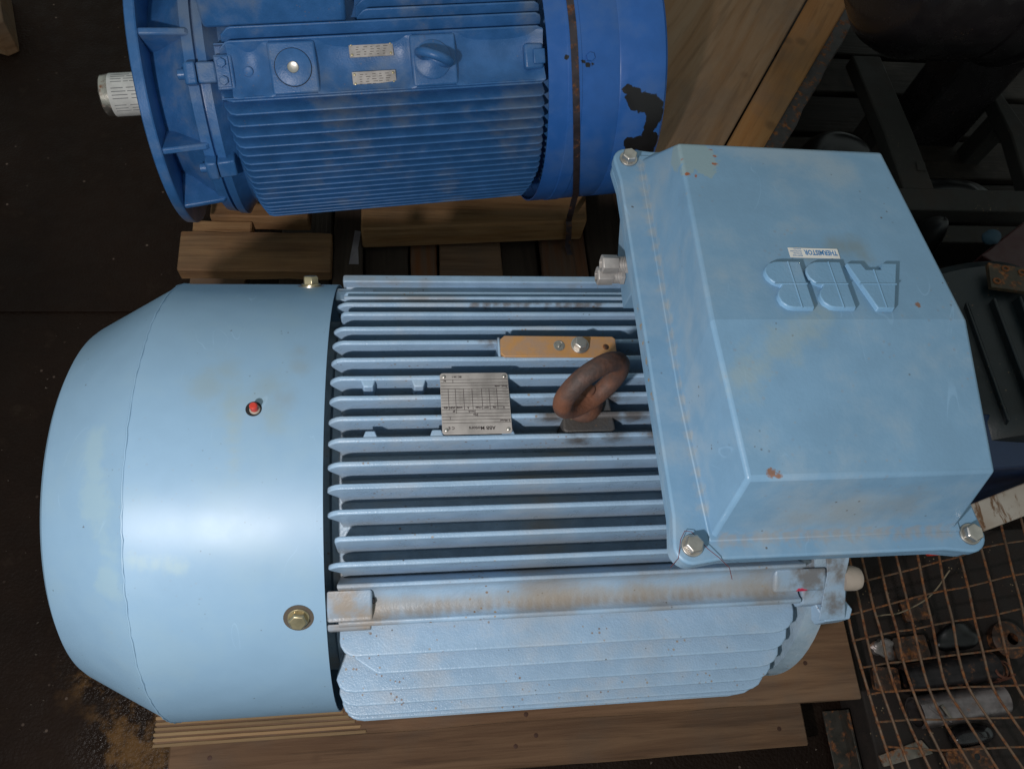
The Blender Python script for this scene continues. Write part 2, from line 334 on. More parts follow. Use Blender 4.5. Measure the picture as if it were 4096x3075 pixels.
w_crate2 = wood("orange_crate_plank", (0.23, 0.10, 0.03, 1), (0.26, 0.132, 0.05, 1), 'D', 0.6, 0.4)
w_char = metal("charred_board_edge", (0.05, 0.042, 0.04, 1), 0.6, 0.35, 0.2)

# ---------------------------------------------------------------- floor
N = NT("oily_concrete_floor")
b1 = N.noise(2.2, 5, 0.6); b2 = N.noise(18, 5, 0.65); b3 = N.noise(160, 3)
c = N.mix(N.ramp(b1, 0.3, 0.7), (0.008, 0.0036, 0.002, 1), (0.017, 0.0085, 0.005, 1))
c = N.mix(N.math('MULTIPLY', N.ramp(b2, 0.55, 0.75), 0.5), c, (0.03, 0.02, 0.014, 1))
oil = N.blobs([(-0.42, -0.30, FLOOR, 0.09), (-0.36, -0.36, FLOOR, 0.07), (-0.5, -0.2, FLOOR, 0.05)], 16, 0.06, 0.04)
c = N.mix(N.math('MULTIPLY', oil, N.ramp(b2, 0.42, 0.62)), c, (0.11, 0.055, 0.018, 1))
vo = N.n('ShaderNodeTexVoronoi'); vo.inputs['Scale'].default_value = 24; N.link(N.pos(), vo.inputs['Vector'])
c = N.mix(N.math('MULTIPLY', N.ramp(vo.outputs['Distance'], 0.085, 0.05), N.ramp(b1, 0.45, 0.6)), c, (0.14, 0.10, 0.08, 1))
rg = N.math('SUBTRACT', N.ramp(b2, 0.3, 0.7, 0.5, 0.75), N.math('MULTIPLY', oil, 0.36))
m_floor = N.done(c, rg, 0, N.bump(N.math('ADD', b2, N.math('MULTIPLY', b3, 0.8)), 0.8, 0.004), 0.12)
struct(MB().add([(-9, -9, FLOOR), (9, -9, FLOOR), (9, 9, FLOOR), (-9, 9, FLOOR)], [(0, 1, 2, 3)]).build("floor", m_floor, smooth=0))
struct(MB().box((-3.0, 0.62, FLOOR+0.001), (-0.30, 2.4, FLOOR+0.006)).build("floor_plate", m_floor, bevel=0.002))

# ================================================================ LIGHT BLUE MOTOR
mot = thing("electric_motor", "large light blue finned electric motor with terminal box and eyebolt, on the near pallet", "motor")
RF = 0.314
# --- fan cover: rolled sheet, weld bead, cone, end grille
prof = [(0.0, 0.3085), (0.0, 0.3100), (-0.214, 0.3100), (-0.2165, 0.3088), (-0.316, 0.2520), (-0.324, 0.2460), (-0.330, 0.2360), (-0.3305, 0.2300)]
inner = [(-0.3290, 0.2300), (-0.322, 0.2440), (-0.2140, 0.3070), (0.0, 0.3075)]
fc = MB(); P = list(reversed(prof))
fc.lathe([(t, r) for t, r in prof]+inner, (0, 0, 0), (1, 0, 0), 160, close=False)
fcov = fc.build("fan_cover", m_cover, mot, smooth=20)
wp = []
for k in range(220):
    a = 2*PI*k/220; jr = random.uniform(-0.0004, 0.0006); wp.append((-0.2148+random.uniform(-0.0007, 0.0007), (0.3096+jr)*math.cos(a), (0.3096+jr)*math.sin(a)))
MB().tube(wp, 0.0014, 6, True).build("weld_seam", m_cover, fcov)
g = MB()
for r in (0.03, 0.07, 0.11, 0.15, 0.19, 0.225): g.tube([(-0.328, r*math.cos(2*PI*k/48), r*math.sin(2*PI*k/48)) for k in range(48)], 0.002, 5, True)
for k in range(8): g.cyl((-0.327, 0, 0), (-0.327, 0.232*math.cos(k*PI/4), 0.232*math.sin(k*PI/4)), 0.0018, 6)
g.build("fan_grille", m_steel, fcov)
def cover_point(x, y, dr=0.0):
    z = math.sqrt(0.31**2-y*y); n = Vector((0, y, z)).normalized(); return Vector((x, y, z))+n*dr, n
c, n = cover_point(-0.0306, -0.2193, 0.0)
MB().lathe([(0.0, 0.0172), (0.0009, 0.0172), (0.0009, 0.012)], c-n*0.0006, n, 28).build("dished_washer", m_grime, mot)
MB().hexhead(c, n, 0.0108, 0.011, 0.0128, 0.0020, 0.35).build("cover_bolt", m_brass, mot, bevel=0.0006)
c, n = cover_point(-0.0366, 0.2415)
MB().lathe([(0.0, 0.018), (0.0012, 0.018), (0.0012, 0.012)], c-n*0.0006, n, 28).build("washer", m_steel, mot)
MB().hexhead(c, n, 0.0112, 0.014, 0.0135, 0.0034, 0.2).build("cover_bolt", m_brass, mot, bevel=0.0006)
c, n = cover_point(-0.0796, 0.0030)
ho = MB().lathe([(0.0, 0.0092), (0.0005, 0.0092), (0.0005, 0.003)], c-n*0.0003, n, 28).build("grease_hole", m_dark, mot)
gn = MB().lathe([(-0.004, 0.0062), (0.0015, 0.0062), (0.003, 0.0046)], c+Vector((0.0015, -0.001, 0)), n, 18).build("grease_nipple", m_beige, mot)
MB().lathe([(0.0, 0.0046), (0.009, 0.0046), (0.0105, 0.0032)], c+n*0.0025+Vector((0.0015, -0.001, 0)), n, 18).build("nipple_cap", m_red, gn)
# --- finned frame
MB().lathe([(-0.12, 0.255), (0.002, 0.255), (0.006, 0.266), (0.598, 0.266), (0.604, 0.25)], (0, 0, 0), (1, 0, 0), 96).build("stator_frame", m_core, mot)
tops = [(0.2075, 0), (0.1775, 1), (0.1533, 0), (0.1243, 1), (0.0989, 1), (0.0714, 1), (0.0437, 1), (0.0173, 1), (-0.0089, 1), (-0.0356, 1), (-0.0624, 1), (-0.0878, 1), (-0.1138, 1), (-0.1417, 0), (-0.1678, 1)]
TIP = [(0.019, 0.0), (0.0135, -0.0018), (0.0085, -0.0058), (0.0052, -0.0105), (0.0044, -0.0135), (0.0056, -0.0175), (0.0165, -0.034), (0.0185, -0.062)]
SHORT = [(0.021, 0.0), (0.0165, -0.001), (0.0132, -0.0042), (0.0122, -0.009), (0.0122, -0.062)]
TH = 0.0062
for y, tip in tops:
    y += random.uniform(-0.0004, 0.0004); zt = math.sqrt(RF*RF-y*y)+random.uniform(-0.0008, 0.0005); zb = math.sqrt(max(0.258**2-y*y, 0.0))-0.004
    prof_ = [(x, zt+dz) for x, dz in (TIP if tip else SHORT) if zt+dz > zb]
    poly = [(0.045+0.049*k+random.uniform(-0.008, 0.008), zt+random.uniform(-0.0004, 0.0003)) for k in range(11)]+[(0.582, zt), (0.587, zt-0.002), (0.589, zt-0.007), (0.589, zb), (prof_[-1][0], zb)]
    poly = poly+list(reversed(prof_))
    # notch for the casting pads beside the nameplate
    b = MB(); w = TH
    b.prism(poly, (0, -w, 0), (0, y, 0), (1, 0, 0), (0, 0, 1))
    b.build("cooling_fin", m_fin, mot, bevel=0.0021, seg=3)
pads = [(0.050, 0.0437, -1), (0.110, 0.0437, -1), (0.145, 0.0437, -1), (0.206, 0.0437, -1), (0.053, -0.0356, 1), (0.130, -0.0356, 1), (0.214, -0.0356, 1)]
for x, y, d in pads:
    zt = math.sqrt(RF*RF-y*y)-0.0015; y0 = y if d > 0 else y-TH
    MB().prism([(x-0.009, y0-0.002*d), (x+0.009, y0-0.002*d), (x+0.0055, y0+0.0085*d), (x-0.0055, y0+0.0085*d)], (0, 0, -0.03), (0, 0, zt)).build("casting_pad", m_fin, mot, bevel=0.0015)
# side fins: horizontal plates
for i, z in enumerate([0.1750, 0.1447, 0.1105, 0.0785, 0.0470, 0.0160, -0.0150, -0.0460, -0.0770, -0.1080, -0.1390, -0.170, -0.200]):
    yo = math.sqrt(RF*RF-z*z)+0.010*min(1.0, max(0.0, (0.125-z)/0.08)); yi = math.sqrt(0.258**2-min(z*z, 0.066))-0.004
    if i == 1: left = [(0.012, -yi-0.012), (0.030, -yo+0.018), (0.054, -yo+0.0015), (0.058, -yo)]
    elif i == 0: left = [(0.0125, -yi), (0.0125, -yo+0.018)]+[(0.0325+0.02*math.cos(t), -yo+0.02+0.02*math.sin(t)) for t in [PI*1.12, PI*1.25, PI*1.38, PI*1.5]]
    else:
        x0 = 0.0045+0.0016*(i-2)
        left = [(0.018, -yi), (x0, -yo+0.022), (x0, -yo+0.016), (x0+0.004, -yo+0.007), (x0+0.011, -yo+0.002), (x0+0.022, -yo)]
    right = [(0.556, -yo), (0.568, -yo+0.0015), (0.578, -yo+0.006), (0.5855, -yo+0.014), (0.589, -yo+0.026), (0.589, -yi)]
    MB().prism(left+right, (0, 0, -0.0052), (0, 0, z)).build("cooling_fin", m_fin, mot, bevel=0.0024, seg=4)
# --- 45 degree rails (near one visible, far one beyond)
sec = [(-0.1937, 0.2471), (-0.1935, 0.2320), (-0.1960, 0.2255), (-0.2010, 0.2195), (-0.2080, 0.2140), (-0.2160, 0.2108), (-0.2225, 0.2120), (-0.2270, 0.2158), (-0.2300, 0.2140), (-0.2312, 0.2105), (-0.2270, 0.1990), (-0.212, 0.160), (-0.165, 0.190), (-0.1879, 0.2450), (-0.1897, 0.2478)]
for sgn in (1, -1):
    ss = [(y*sgn, z) for y, z in sec]
    rail = MB().prism(ss, (0.568, 0, 0), (0.014, 0, 0), (0, 1, 0), (0, 0, 1)).build("corner_rail", m_rail, mot, bevel=0.0014)
    if sgn < 0: MB().prism([(0.2285, 0.2275), (0.2435, 0.2215), (0.2435, 0.19), (0.2285, 0.19)], (0.575, 0, 0), (0.010, 0, 0), (0, 1, 0), (0, 0, 1)).build("rail_flange", m_rail, mot, bevel=0.0028, seg=3)
    blk = [(-0.1935, 0.2355), (-0.2030, 0.2300), (-0.2140, 0.2235), (-0.2215, 0.2150), (-0.2265, 0.2140), (-0.20, 0.170)]
    MB().prism([(y*sgn, z) for y, z in blk], (0.052, 0, 0), (0.001, 0, 0), (0, 1, 0), (0, 0, 1)).build("rail_end_block", m_rail, mot, bevel=0.0035, seg=4)
    if sgn > 0:
        MB().prism([(-0.2275, 0.2110), (-0.2340, 0.2050), (-0.2340, 0.195), (-0.225, 0.195)], (0.050, 0, 0), (0.001, 0, 0), (0, 1, 0), (0, 0, 1)).build("rail_tab", m_rail, mot, bevel=0.002)
        MB().box((0.0520, -0.2075, 0.2165), (0.0560, -0.2015, 0.2240)).build("recess_shade", m_dark, mot, bevel=0.001)  # dark block set where the recess would be in shade
    blk = [(-0.192, 0.234), (-0.205, 0.2270), (-0.219, 0.2185), (-0.205, 0.19)]
    MB().prism([(y*sgn, z) for y, z in blk], (0.07, 0, 0), (0.546, 0, 0), (0, 1, 0), (0, 0, 1)).build("rail_end_block", m_rail, mot, bevel=0.004, seg=3)
# --- drive end
MB().lathe([(0.598, 0.27), (0.602, 0.298), (0.628, 0.300), (0.634, 0.292), (0.640, 0.20), (0.655, 0.12), (0.66, 0.08), (0.66, 0.06)], (0, 0, 0), (1, 0, 0), 80).build("end_shield", m_core, mot)
MB().lathe([(0.64, 0.0375), (0.738, 0.0375), (0.74, 0.035)], (0, 0, 0), (1, 0, 0), 32).build("shaft", m_shaft, mot)
MB().prism([(-0.180, 0.232), (-0.214, 0.2195), (-0.2325, 0.2070), (-0.2325, 0.185), (-0.19, 0.16)], (0.06, 0, 0), (0.585, 0, 0), (0, 1, 0), (0, 0, 1)).build("bearing_lug", m_rail, mot, bevel=0.003)
lug = [(0.605, -0.226), (0.613, -0.247), (0.6165, -0.2535), (0.650, -0.2515), (0.6565, -0.240), (0.648, -0.2260), (0.645, -0.19), (0.605, -0.19)]
MB().prism(lug, (0, 0, -0.03), (0, 0, 0.198)).build("lug_tab", m_fin, mot, bevel=0.0015)
sh = []
for y, z, dx in [(-0.172, 0.252, 0.0), (-0.1880, 0.2420, 0.0045), (-0.2010, 0.2300, 0.007), (-0.2090, 0.2240, 0.006), (-0.2500, 0.2000, -0.001)]: sh.append((y, z, dx))
b = MB(); vs = []
for y, z, dx in sh: vs += [(0.6085+dx, y, z), (0.643-abs(dx)*0.3, y, z), (0.6085+dx, y-0.002, z-0.004), (0.643-abs(dx)*0.3, y-0.002, z-0.004)]
fs = []
for i in range(len(sh)-1):
    o = 4*i; fs += [(o, o+4, o+5, o+1), (o+2, o+3, o+7, o+6), (o, o+2, o+6, o+4), (o+1, o+5, o+7, o+3)]
fs += [(0, 1, 3, 2), (4*len(sh)-4, 4*len(sh)-2, 4*len(sh)-1, 4*len(sh)-3)]
b.add(vs, fs).build("bent_sheet_clip", m_rail, mot, bevel=0.0008)
MB().lathe([(0.0, 0.0155), (0.018, 0.0155), (0.024, 0.0135), (0.027, 0.009), (0.028, 0.003)], (0.640, -0.2040, 0.2150), (1, -0.03, 0.02), 24).build("lug_pin", m_beige, mot)
# --- feet
for x in (0.09, 0.50):
    for s in (-1, 1):
        MB().box((x-0.05, s*0.20-0.06, -0.335), (x+0.05, s*0.20+0.06, -0.308)).box((x-0.035, s*0.20-0.02, -0.31), (x+0.035, s*0.20+0.02, -0.15)).build("foot", m_core, mot, bevel=0.003)
# --- earthing pad
pb = [(0.2165, 0.0690), (0.3560, 0.0672), (0.3600, 0.0720), (0.3605, 0.0930), (0.3565, 0.0965), (0.2180, 0.0985), (0.2125, 0.0935), (0.2120, 0.0740)]
pad = MB().prism(pb, (0, 0, -0.05), (0, 0, 0.3085)).build("earthing_pad", m_pad, mot, bevel=0.0008)
MB().hexhead((0.3130, 0.0835, 0.3085), (0, 0, 1), 0.0086, 0.0105, 0.0118, 0.003, 0.3).build("pad_bolt", m_steel, pad, bevel=0.0005)
MB().lathe([(0, 0.0072), (0.0006, 0.0072), (0.0007, 0.0058), (0.0001, 0.0056), (0.0001, 0.0024), (0.0012, 0.0021), (0.0018, 0.001)], (0.2865, 0.0835, 0.3085), (0, 0, 1), 24).build("pad_plug", m_steel, pad)
MB().lathe([(0, 0.0042), (0.0004, 0.0030), (0.0004, 0.001)], (0.3467, 0.0815, 0.3085), (0, 0, 1), 12).build("pad_hole", m_rust, pad)
MB().prism([(0.2095, 0.0985), (0.2125, 0.0985), (0.2125, 0.0690), (0.2095, 0.0690)], (0, 0, -0.05), (0, 0, 0.3045)).build("casting_pad", m_fin, mot, bevel=0.001)
# --- lifting eyebolt and its boss
MB().prism([(0.284, 0.016), (0.342, 0.016), (0.346, -0.030), (0.340, -0.0335), (0.285, -0.0335), (0.281, -0.030)], (0, 0, -0.05), (0, 0, 0.3080)).build("eyebolt_boss", m_boss, mot, bevel=0.003, seg=3)
eb = MB(); psi = math.radians(30); beta = math.radians(5); rc = Vector((0.3035, -0.0050, 0.3790)); hu = Vector((math.cos(psi), math.sin(psi), 0)); hv = Vector((-math.sin(psi)*math.sin(beta), math.cos(psi)*math.sin(beta), math.cos(beta)))
eb.tube([rc+hu*(0.0405*math.cos(2*PI*k/48))+hv*(0.0400*math.sin(2*PI*k/48)) for k in range(48)], 0.0114, 16, True)
eb.lathe([(0.0, 0.024), (0.006, 0.024), (0.012, 0.019), (0.022, 0.0132), (0.036, 0.010), (0.045, 0.006)], (0.3075, 0.002, 0.3100), (0, 0, 1), 32)
eb.build("lifting_eyebolt", m_forged, mot, smooth=60)
# --- nameplate (reads from the far side)
pl0 = Vector((0.1768, 0.0040, 0.3150)); ux, uy = Vector((-1, 0, 0)), Vector((0.012, -1, 0)).normalized()
hw, hh = 0.0412, 0.0397
npoly = arc(hw-0.004, hh-0.004, 0.004, 0, 90, 4)+arc(-hw+0.004, hh-0.004, 0.004, 90, 180, 4)+arc(-hw+0.004, -hh+0.004, 0.004, 180, 270, 4)+arc(hw-0.004, -hh+0.004, 0.004, 270, 360, 4)
npl = MB().prism(npoly, (0, 0, 0.0010), pl0-Vector((0, 0, 0.0010)), ux, uy).build("name_plate", m_plate, mot, bevel=0.0003)
for u in (-0.0365, 0.0365):
    for v in (-0.0345, 0.0345):
        MB().lathe([(0, 0.0026), (0.0008, 0.0024), (0.0017, 0.0015), (0.002, 0.0003)], pl0+ux*u+uy*v, (0, 0, 1), 16).build("rivet", m_steel, npl)
T = [("ABB Motors", -0.0215, 0.0302, 0.0062, 'LEFT', 1.0), ("C E", 0.0265, 0.0302, 0.0050, 'LEFT', 1.0), ("3~Motor", -0.0400, 0.0222, 0.0034, 'LEFT', 1.0), ("No", -0.0010, 0.0140, 0.0036, 'LEFT', 1.0),
     ("Ins.cl.", 0.0020, 0.0100, 0.0034, 'LEFT', 1.0), ("IP", 0.0250, 0.0092, 0.0036, 'LEFT', 1.0), ("V", -0.0345, 0.0050, 0.0034, 'LEFT', 1), ("Hz", -0.0240, 0.0050, 0.0034, 'LEFT', 1), ("kW", -0.0150, 0.0050, 0.0034, 'LEFT', 1),
     ("r/min", -0.0068, 0.0050, 0.0034, 'LEFT', 1), ("A", 0.0080, 0.0050, 0.0034, 'LEFT', 1), ("cos\u03c6", 0.0160, 0.0050, 0.0034, 'LEFT', 1), ("IA/IN", 0.0248, 0.0050, 0.0030, 'LEFT', 1), ("tE/s", 0.0333, 0.0050, 0.0032, 'LEFT', 1),
     ("Prod. code", -0.0395, -0.0227, 0.0034, 'LEFT', 1), ("kg", 0.0340, -0.0300, 0.0034, 'LEFT', 1), ("IEC 34-1", 0.0150, -0.0356, 0.0034, 'LEFT', 1)]
text_mesh(T, m_ink, "plate_lettering", npl, pl0, ux, uy, 0.00006, 0.00013)
ln = MB()
def hl(v, u0=-0.0405, u1=0.0405): ln.prism([(u0, v-0.00024), (u1, v-0.00024), (u1, v+0.00024), (u0, v+0.00024)], (0, 0, 0.0001), pl0, ux, uy)
def vl(u, v0, v1): ln.prism([(u-0.00027, v0), (u+0.00027, v0), (u+0.00027, v1), (u-0.00027, v1)], (0, 0, 0.00013), pl0, ux, uy)
for v in (0.0255, 0.0213, 0.0172, 0.0132, 0.0088, 0.0045, 0.0004, -0.0036, -0.0073, -0.0112, -0.0148, -0.0187, -0.0228, -0.0265, -0.0308): hl(v)
for u in (-0.0262, -0.0170, -0.0080, 0.0035, 0.0138, 0.0235, 0.0320): vl(u, -0.0187, 0.0088)
vl(0.0235, 0.0088, 0.0132); vl(0.0012, 0.0088, 0.0132); vl(-0.0015, 0.0132, 0.0172); vl(0.0312, 0.0172, 0.0213); vl(0.0258, -0.0308, -0.0265)
ln.build("plate_lines", m_ink, npl, smooth=0)
st = []
for rw in range(6):
    for u, tx in [(-0.0390, "690Y"), (-0.0245, "50"), (-0.0150, "75"), (-0.0060, "740"), (0.0060, "82"), (0.0150, "0.82")]: st.append((tx, u, 0.0010-0.00385*rw, 0.0026, 'LEFT', 1.1))
m_stamp = metal("stamped_marks", (0.40, 0.36, 0.33, 1), 0.5, 0, 0.7)
text_mesh(st, m_stamp, "stamped_figures", npl, pl0, ux, uy, 0.00004)
# --- terminal box
ZF = 0.4989
def flange_poly(x0, x1, y0, y1, inset, rl):
    """outline with a rounded lobe at every corner"""
    pts = []
    for cx, cy, a in [(x1, y1, 0), (x0, y1, 90), (x0, y0, 180), (x1, y0, 270)]:
        pts += arc(cx, cy, rl, a-12, a+102, 7)
        nx = {0: (-1, 0), 90: (0, -1), 180: (1, 0), 270: (0, 1)}[a]
        ox, oy = {0: (0, 1), 90: (-1, 0), 180: (0, -1), 270: (1, 0)}[a]
        px, py = cx+nx[0]*0.028+ox*(rl-inset), cy+nx[1]*0.028+oy*(rl-inset); pts.append((px, py))
        nxt = {0: (x0, y1), 90: (x0, y0), 180: (x1, y0), 270: (x1, y1)}[a]
        pts.append((nxt[0]-nx[0]*0.028+ox*(rl-inset), nxt[1]-nx[1]*0.028+oy*(rl-inset)))
    return pts
fp = flange_poly(0.3455, 0.6165, -0.2190, 0.2190, 0.0035, 0.0165)
MB().prism(fp, (0, 0, 0.0135), (0, 0, ZF-0.0135)).build("cover_flange", m_box, mot, bevel=0.0025, seg=3)
MB().prism(flange_poly(0.3470, 0.6150, -0.2175, 0.2175, 0.0035, 0.0165), (0, 0, 0.0125), (0, 0, ZF-0.0270)).build("box_flange", m_box, mot, bevel=0.002)
MB().prism([(0.455, -0.150), (0.590, -0.150), (0.590, 0.150), (0.455, 0.150)], (0, 0, 0.215), (0, 0, ZF-0.2415)).build("terminal_box", m_core, mot, bevel=0.004)
MB().prism([(0.232, 0.4715), (0.155, 0.4715), (0.080, 0.4715), (0.085, 0.398), (0.150, 0.405), (0.200, 0.450)], (0.11, 0, 0), (0.3470, 0, 0), (0, 1, 0), (0, 0, 1)).build("gland_plate", m_box, mot, bevel=0.001)
A_, B_, C_, D_, E_, F_ = (0.370, 0.171, 0.580), (0.359, -0.0445, 0.599), (0.371, -0.1855, 0.5828), (0.591, 0.1665, 0.580), (0.6040, -0.0445, 0.599), (0.5945, -0.1855, 0.5828)
z0 = ZF-0.002
bs = [(0.3610, 0.2215, z0), (0.3600, -0.070, z0), (0.3655, -0.2130, z0), (0.6045, 0.2200, z0), (0.6070, -0.060, z0), (0.6050, -0.2130, z0)]
vs = [A_, B_, C_, D_, E_, F_]+bs
fs = [(0, 1, 4, 3), (1, 2, 5, 4), (0, 6, 7, 1), (1, 7, 8, 2), (3, 4, 10, 9), (4, 5, 11, 10), (2, 8, 11, 5), (0, 3, 9, 6)]
cov = MB().add(vs, fs).build("box_cover", m_box, mot, bevel=0.0036, seg=3, smooth=4)
rim = [(0.3575, 0.2245), (0.3562, -0.070), (0.3622, -0.2160), (0.6085, -0.2160), (0.6105, -0.060), (0.6080, 0.2235)]
MB().prism(rim, (0, 0, 0.0024), (0, 0, ZF-0.001)).build("cover_fillet", m_box, cov, bevel=0.0016)
for cx, cy, rot in [(0.3455, 0.2190, 0.2), (0.3455, -0.2190, 0.12), (0.6165, -0.2190, 0.4), (0.6165, 0.2190, 0.0)]:
    MB().hexhead((cx, cy, ZF), (0, 0, 1), 0.0086, 0.0105, 0.0102, 0.0028, rot).build("box_bolt", m_steel, cov, bevel=0.0006)
# raised letters, reading from the far side, on the sloping top
nA = (Vector(B_)-Vector(A_)).cross(Vector(E_)-Vector(B_)).normalized(); nA = nA if nA.z > 0 else -nA
def ontop(x, y, dz=0.0):
    z = B_[2]-(nA.x*(x-B_[0])+nA.y*(y-B_[1]))/nA.z; return Vector((x, y, z))+nA*dz
def letter(poly, name="raised_letter", h=0.0046):
    n = len(poly); sx = sum(p[0] for p in poly)/n; sy = sum(p[1] for p in poly)/n
    b = MB(); lo = [ontop(x, y, -0.001) for x, y in poly]; hi = [ontop(sx+(x-sx)*0.965, sy+(y-sy)*0.965, h) for x, y in poly]
    area = sum(poly[i][0]*poly[(i+1) % n][1]-poly[(i+1) % n][0]*poly[i][1] for i in range(n))
    fs = [tuple(range(n, 2*n))]+[(i, (i+1) % n, n+(i+1) % n, n+i) for i in range(n)]
    if area < 0: fs = [tuple(reversed(f)) for f in fs]
    return b.add(lo+hi, fs).build(name, m_letter, cov, bevel=0.0009, seg=2)
PA = [(0.5013, 0.0160), (0.5160, 0.0160), (0.5190, 0.0085), (0.5350, 0.0085), (0.5385, 0.0162), (0.5537, 0.0162), (0.5335, -0.0366), (0.5167, -0.0366)]
def PB(dx, w=1.0):
    r = [(0.4572, 0.0180), (0.4375, 0.0180)]+[(0.4345-0.0155*math.sin(t), 0.0042+0.0138*math.cos(t)) for t in [0.25, 0.7, 1.15, 1.57, 2.0, 2.45, 2.75]]
    r += [(0.4322, -0.0098)]+[(0.4375-0.0125*math.sin(t), -0.0232+0.0125*math.cos(t)) for t in [0.6, 1.1, 1.57, 2.1, 2.7]]+[(0.4375, -0.0356), (0.4572, -0.0356)]
    return [(0.4572+dx+(x-0.4572)*w, y) for x, y in r]
def ridge(p, q, w=0.0009): 
    p, q = ontop(*p, 0.0044), ontop(*q, 0.0044); MB().tube([p, q], w, 6).build("letter_ridge", m_letter, cov)
letter(PA); letter(PB(0.0)); letter(PB(0.0398))
for x0, x1 in ((0.4255, 0.4565), (0.4650, 0.4962), (0.5080, 0.5440)): ridge((x0, -0.0085), (x1, -0.0085))
for x, xb in ((0.4445, 0.4445), (0.4842, 0.4842), (0.5268, 0.5255)): ridge((x, 0.0165 if x < 0.5 else 0.0080), (xb, -0.035))
# thermistor sticker with blue print
so = (ontop(0.4520, 0.0360)+ontop(0.5000, 0.0245))/2+nA*0.0003
ex = (ontop(0.4513, 0.0360)-ontop(0.5011, 0.0350)).normalized(); ey = nA.cross(ex).normalized()
stk = MB().prism([(-0.0247, -0.0058), (0.0247, -0.0058), (0.0247, 0.0058), (-0.0247, 0.0058)], nA*0.0003, so, ex, ey).build("sticker", m_sticker, mot, smooth=0)
text_mesh([("THERMISTOR", -0.0232, -0.0033, 0.0083, 'LEFT', 0.66)], m_blueink, "sticker_lettering", stk, so+nA*0.00032, ex, ey, 0.00005, 0.00022)
text_mesh([("BIJZETTING", 0.0120, 0.0028, 0.0020, 'LEFT', 0.95), ("SKYDDAD", 0.0120, 0.0002, 0.0020, 'LEFT', 0.95), ("PROTECTION", 0.0120, -0.0024, 0.0020, 'LEFT', 0.9), ("SCHUTZ", 0.0120, -0.0050, 0.0020, 'LEFT', 0.95)], m_blueink, "sticker_lettering", stk, so+nA*0.00032, ex, ey, 0.00005)
# cable glands
for y, z in ((0.1155, 0.4440), (0.1160, 0.4195)):
    g = MB()
    g.lathe([(0.0, 0.0103), (0.005, 0.0103)], (0.3465, y, z), (-1, 0, 0), 6, 0.3, 0.3+2*PI)
    g.lathe([(0.0, 0.0086), (0.012, 0.0086)], (0.3425, y, z), (-1, 0, 0), 24)
    for k in range(4): g.lathe([(0, 0.0086), (0.0008, 0.0092), (0.0016, 0.0086)], (0.3410-0.0019*k, y, z), (-1, 0, 0), 24)
    g.lathe([(0.0, 0.0107), (0.017, 0.0110), (0.0185, 0.0090), (0.0185, 0.0065), (0.006, 0.0063)], (0.3325, y, z), (-1, 0, 0), 6, 0.1, 0.1+2*PI, close=False)
    g.lathe([(0.0, 0.0064), (0.0005, 0.004)], (0.3200, y, z), (-1, 0, 0), 20)
    g.build("cable_gland", m_gland, mot, bevel=0.0004)
tag(MB().tube([(0.333, -0.231, 0.470), (0.332, -0.229, 0.4975), (0.3345, -0.214, 0.5035), (0.340, -0.206, 0.5025), (0.346, -0.207, 0.5025)]+[(0.358, -0.223, 0.5035), (0.368, -0.231, 0.5015), (0.380, -0.238, 0.491), (0.386, -0.246, 0.478)], 0.00035, 5).build("thread", flat("red_thread", (0.13, 0.03, 0.035, 1), 0.8)), "thin red thread caught under the near left bolt of the terminal box", "thread")

# ================================================================ ROYAL BLUE MOTOR
bm = thing("electric_motor", "royal blue flange mounted electric motor with black chips on its fan cover, behind", "motor")
bm.matrix_world = Matrix(((BA.x, BH.x, BV.x, BO.x), (BA.y, BH.y, BV.y, BO.y), (BA.z, BH.z, BV.z, BO.z), (0, 0, 0, 1)))
# local frame: x along the shaft towards the fan cover, y away, z up
bc = MB().lathe([(0.0, 0.2665), (0.0, 0.2692), (0.036, 0.2696), (0.038, 0.2710), (0.0625, 0.2710), (0.0645, 0.2697), (0.134, 0.2695), (0.1365, 0.2683), (0.139, 0.2695), (0.214, 0.2695), (0.226, 0.2665), (0.232, 0.260), (0.2335, 0.250), (0.2335, 0.10), (0.231, 0.098)], (0, 0, 0), (1, 0, 0), 160, close=False).build("fan_cover", m_bluecover, bm, smooth=30)
t = math.radians(47.3); n = Vector((0, -math.sin(t), math.cos(t)))
MB().hexhead(Vector((0.079, 0, 0))+n*0.2692, n, 0.0085, 0.006, 0.0, 0, 0.2).build("cover_bolt", m_bluecover, bm, bevel=0.0006)
MB().lathe([(-0.60, 0.222), (0.03, 0.222)], (0, 0, 0), (1, 0, 0), 96).build("stator_frame", m_bluefin, bm)
RB = 0.2607
for i, z in enumerate([0.147, 0.128, 0.1105, 0.0915, 0.0745, 0.0580, 0.0415, 0.0270, 0.0114, -0.004, -0.0195, -0.0354, -0.051, -0.067, -0.083, -0.0985, -0.115, -0.132]):
    z += random.uniform(-0.0006, 0.0006); yo = math.sqrt(RB*RB-z*z)+random.uniform(-0.0006, 0.0006); yi = math.sqrt(0.218**2-z*z)-0.006
    x0 = -0.580+0.0012*i; x1 = -0.003-(0.0 if z > -0.03 else 0.13*(-z-0.03))
    poly = [(x0, -yi), (x0+0.002, -yo+0.022), (x0+0.012, -yo+0.004), (x0+0.022, -yo), (x1-0.010, -yo), (x1-0.003, -yo+0.004), (x1, -yo+0.010), (x1, -yi)]
    MB().prism(poly, (0, 0, -0.0042), (0, 0, z)).build("cooling_fin", m_bluefin, bm, bevel=0.0019, seg=3)
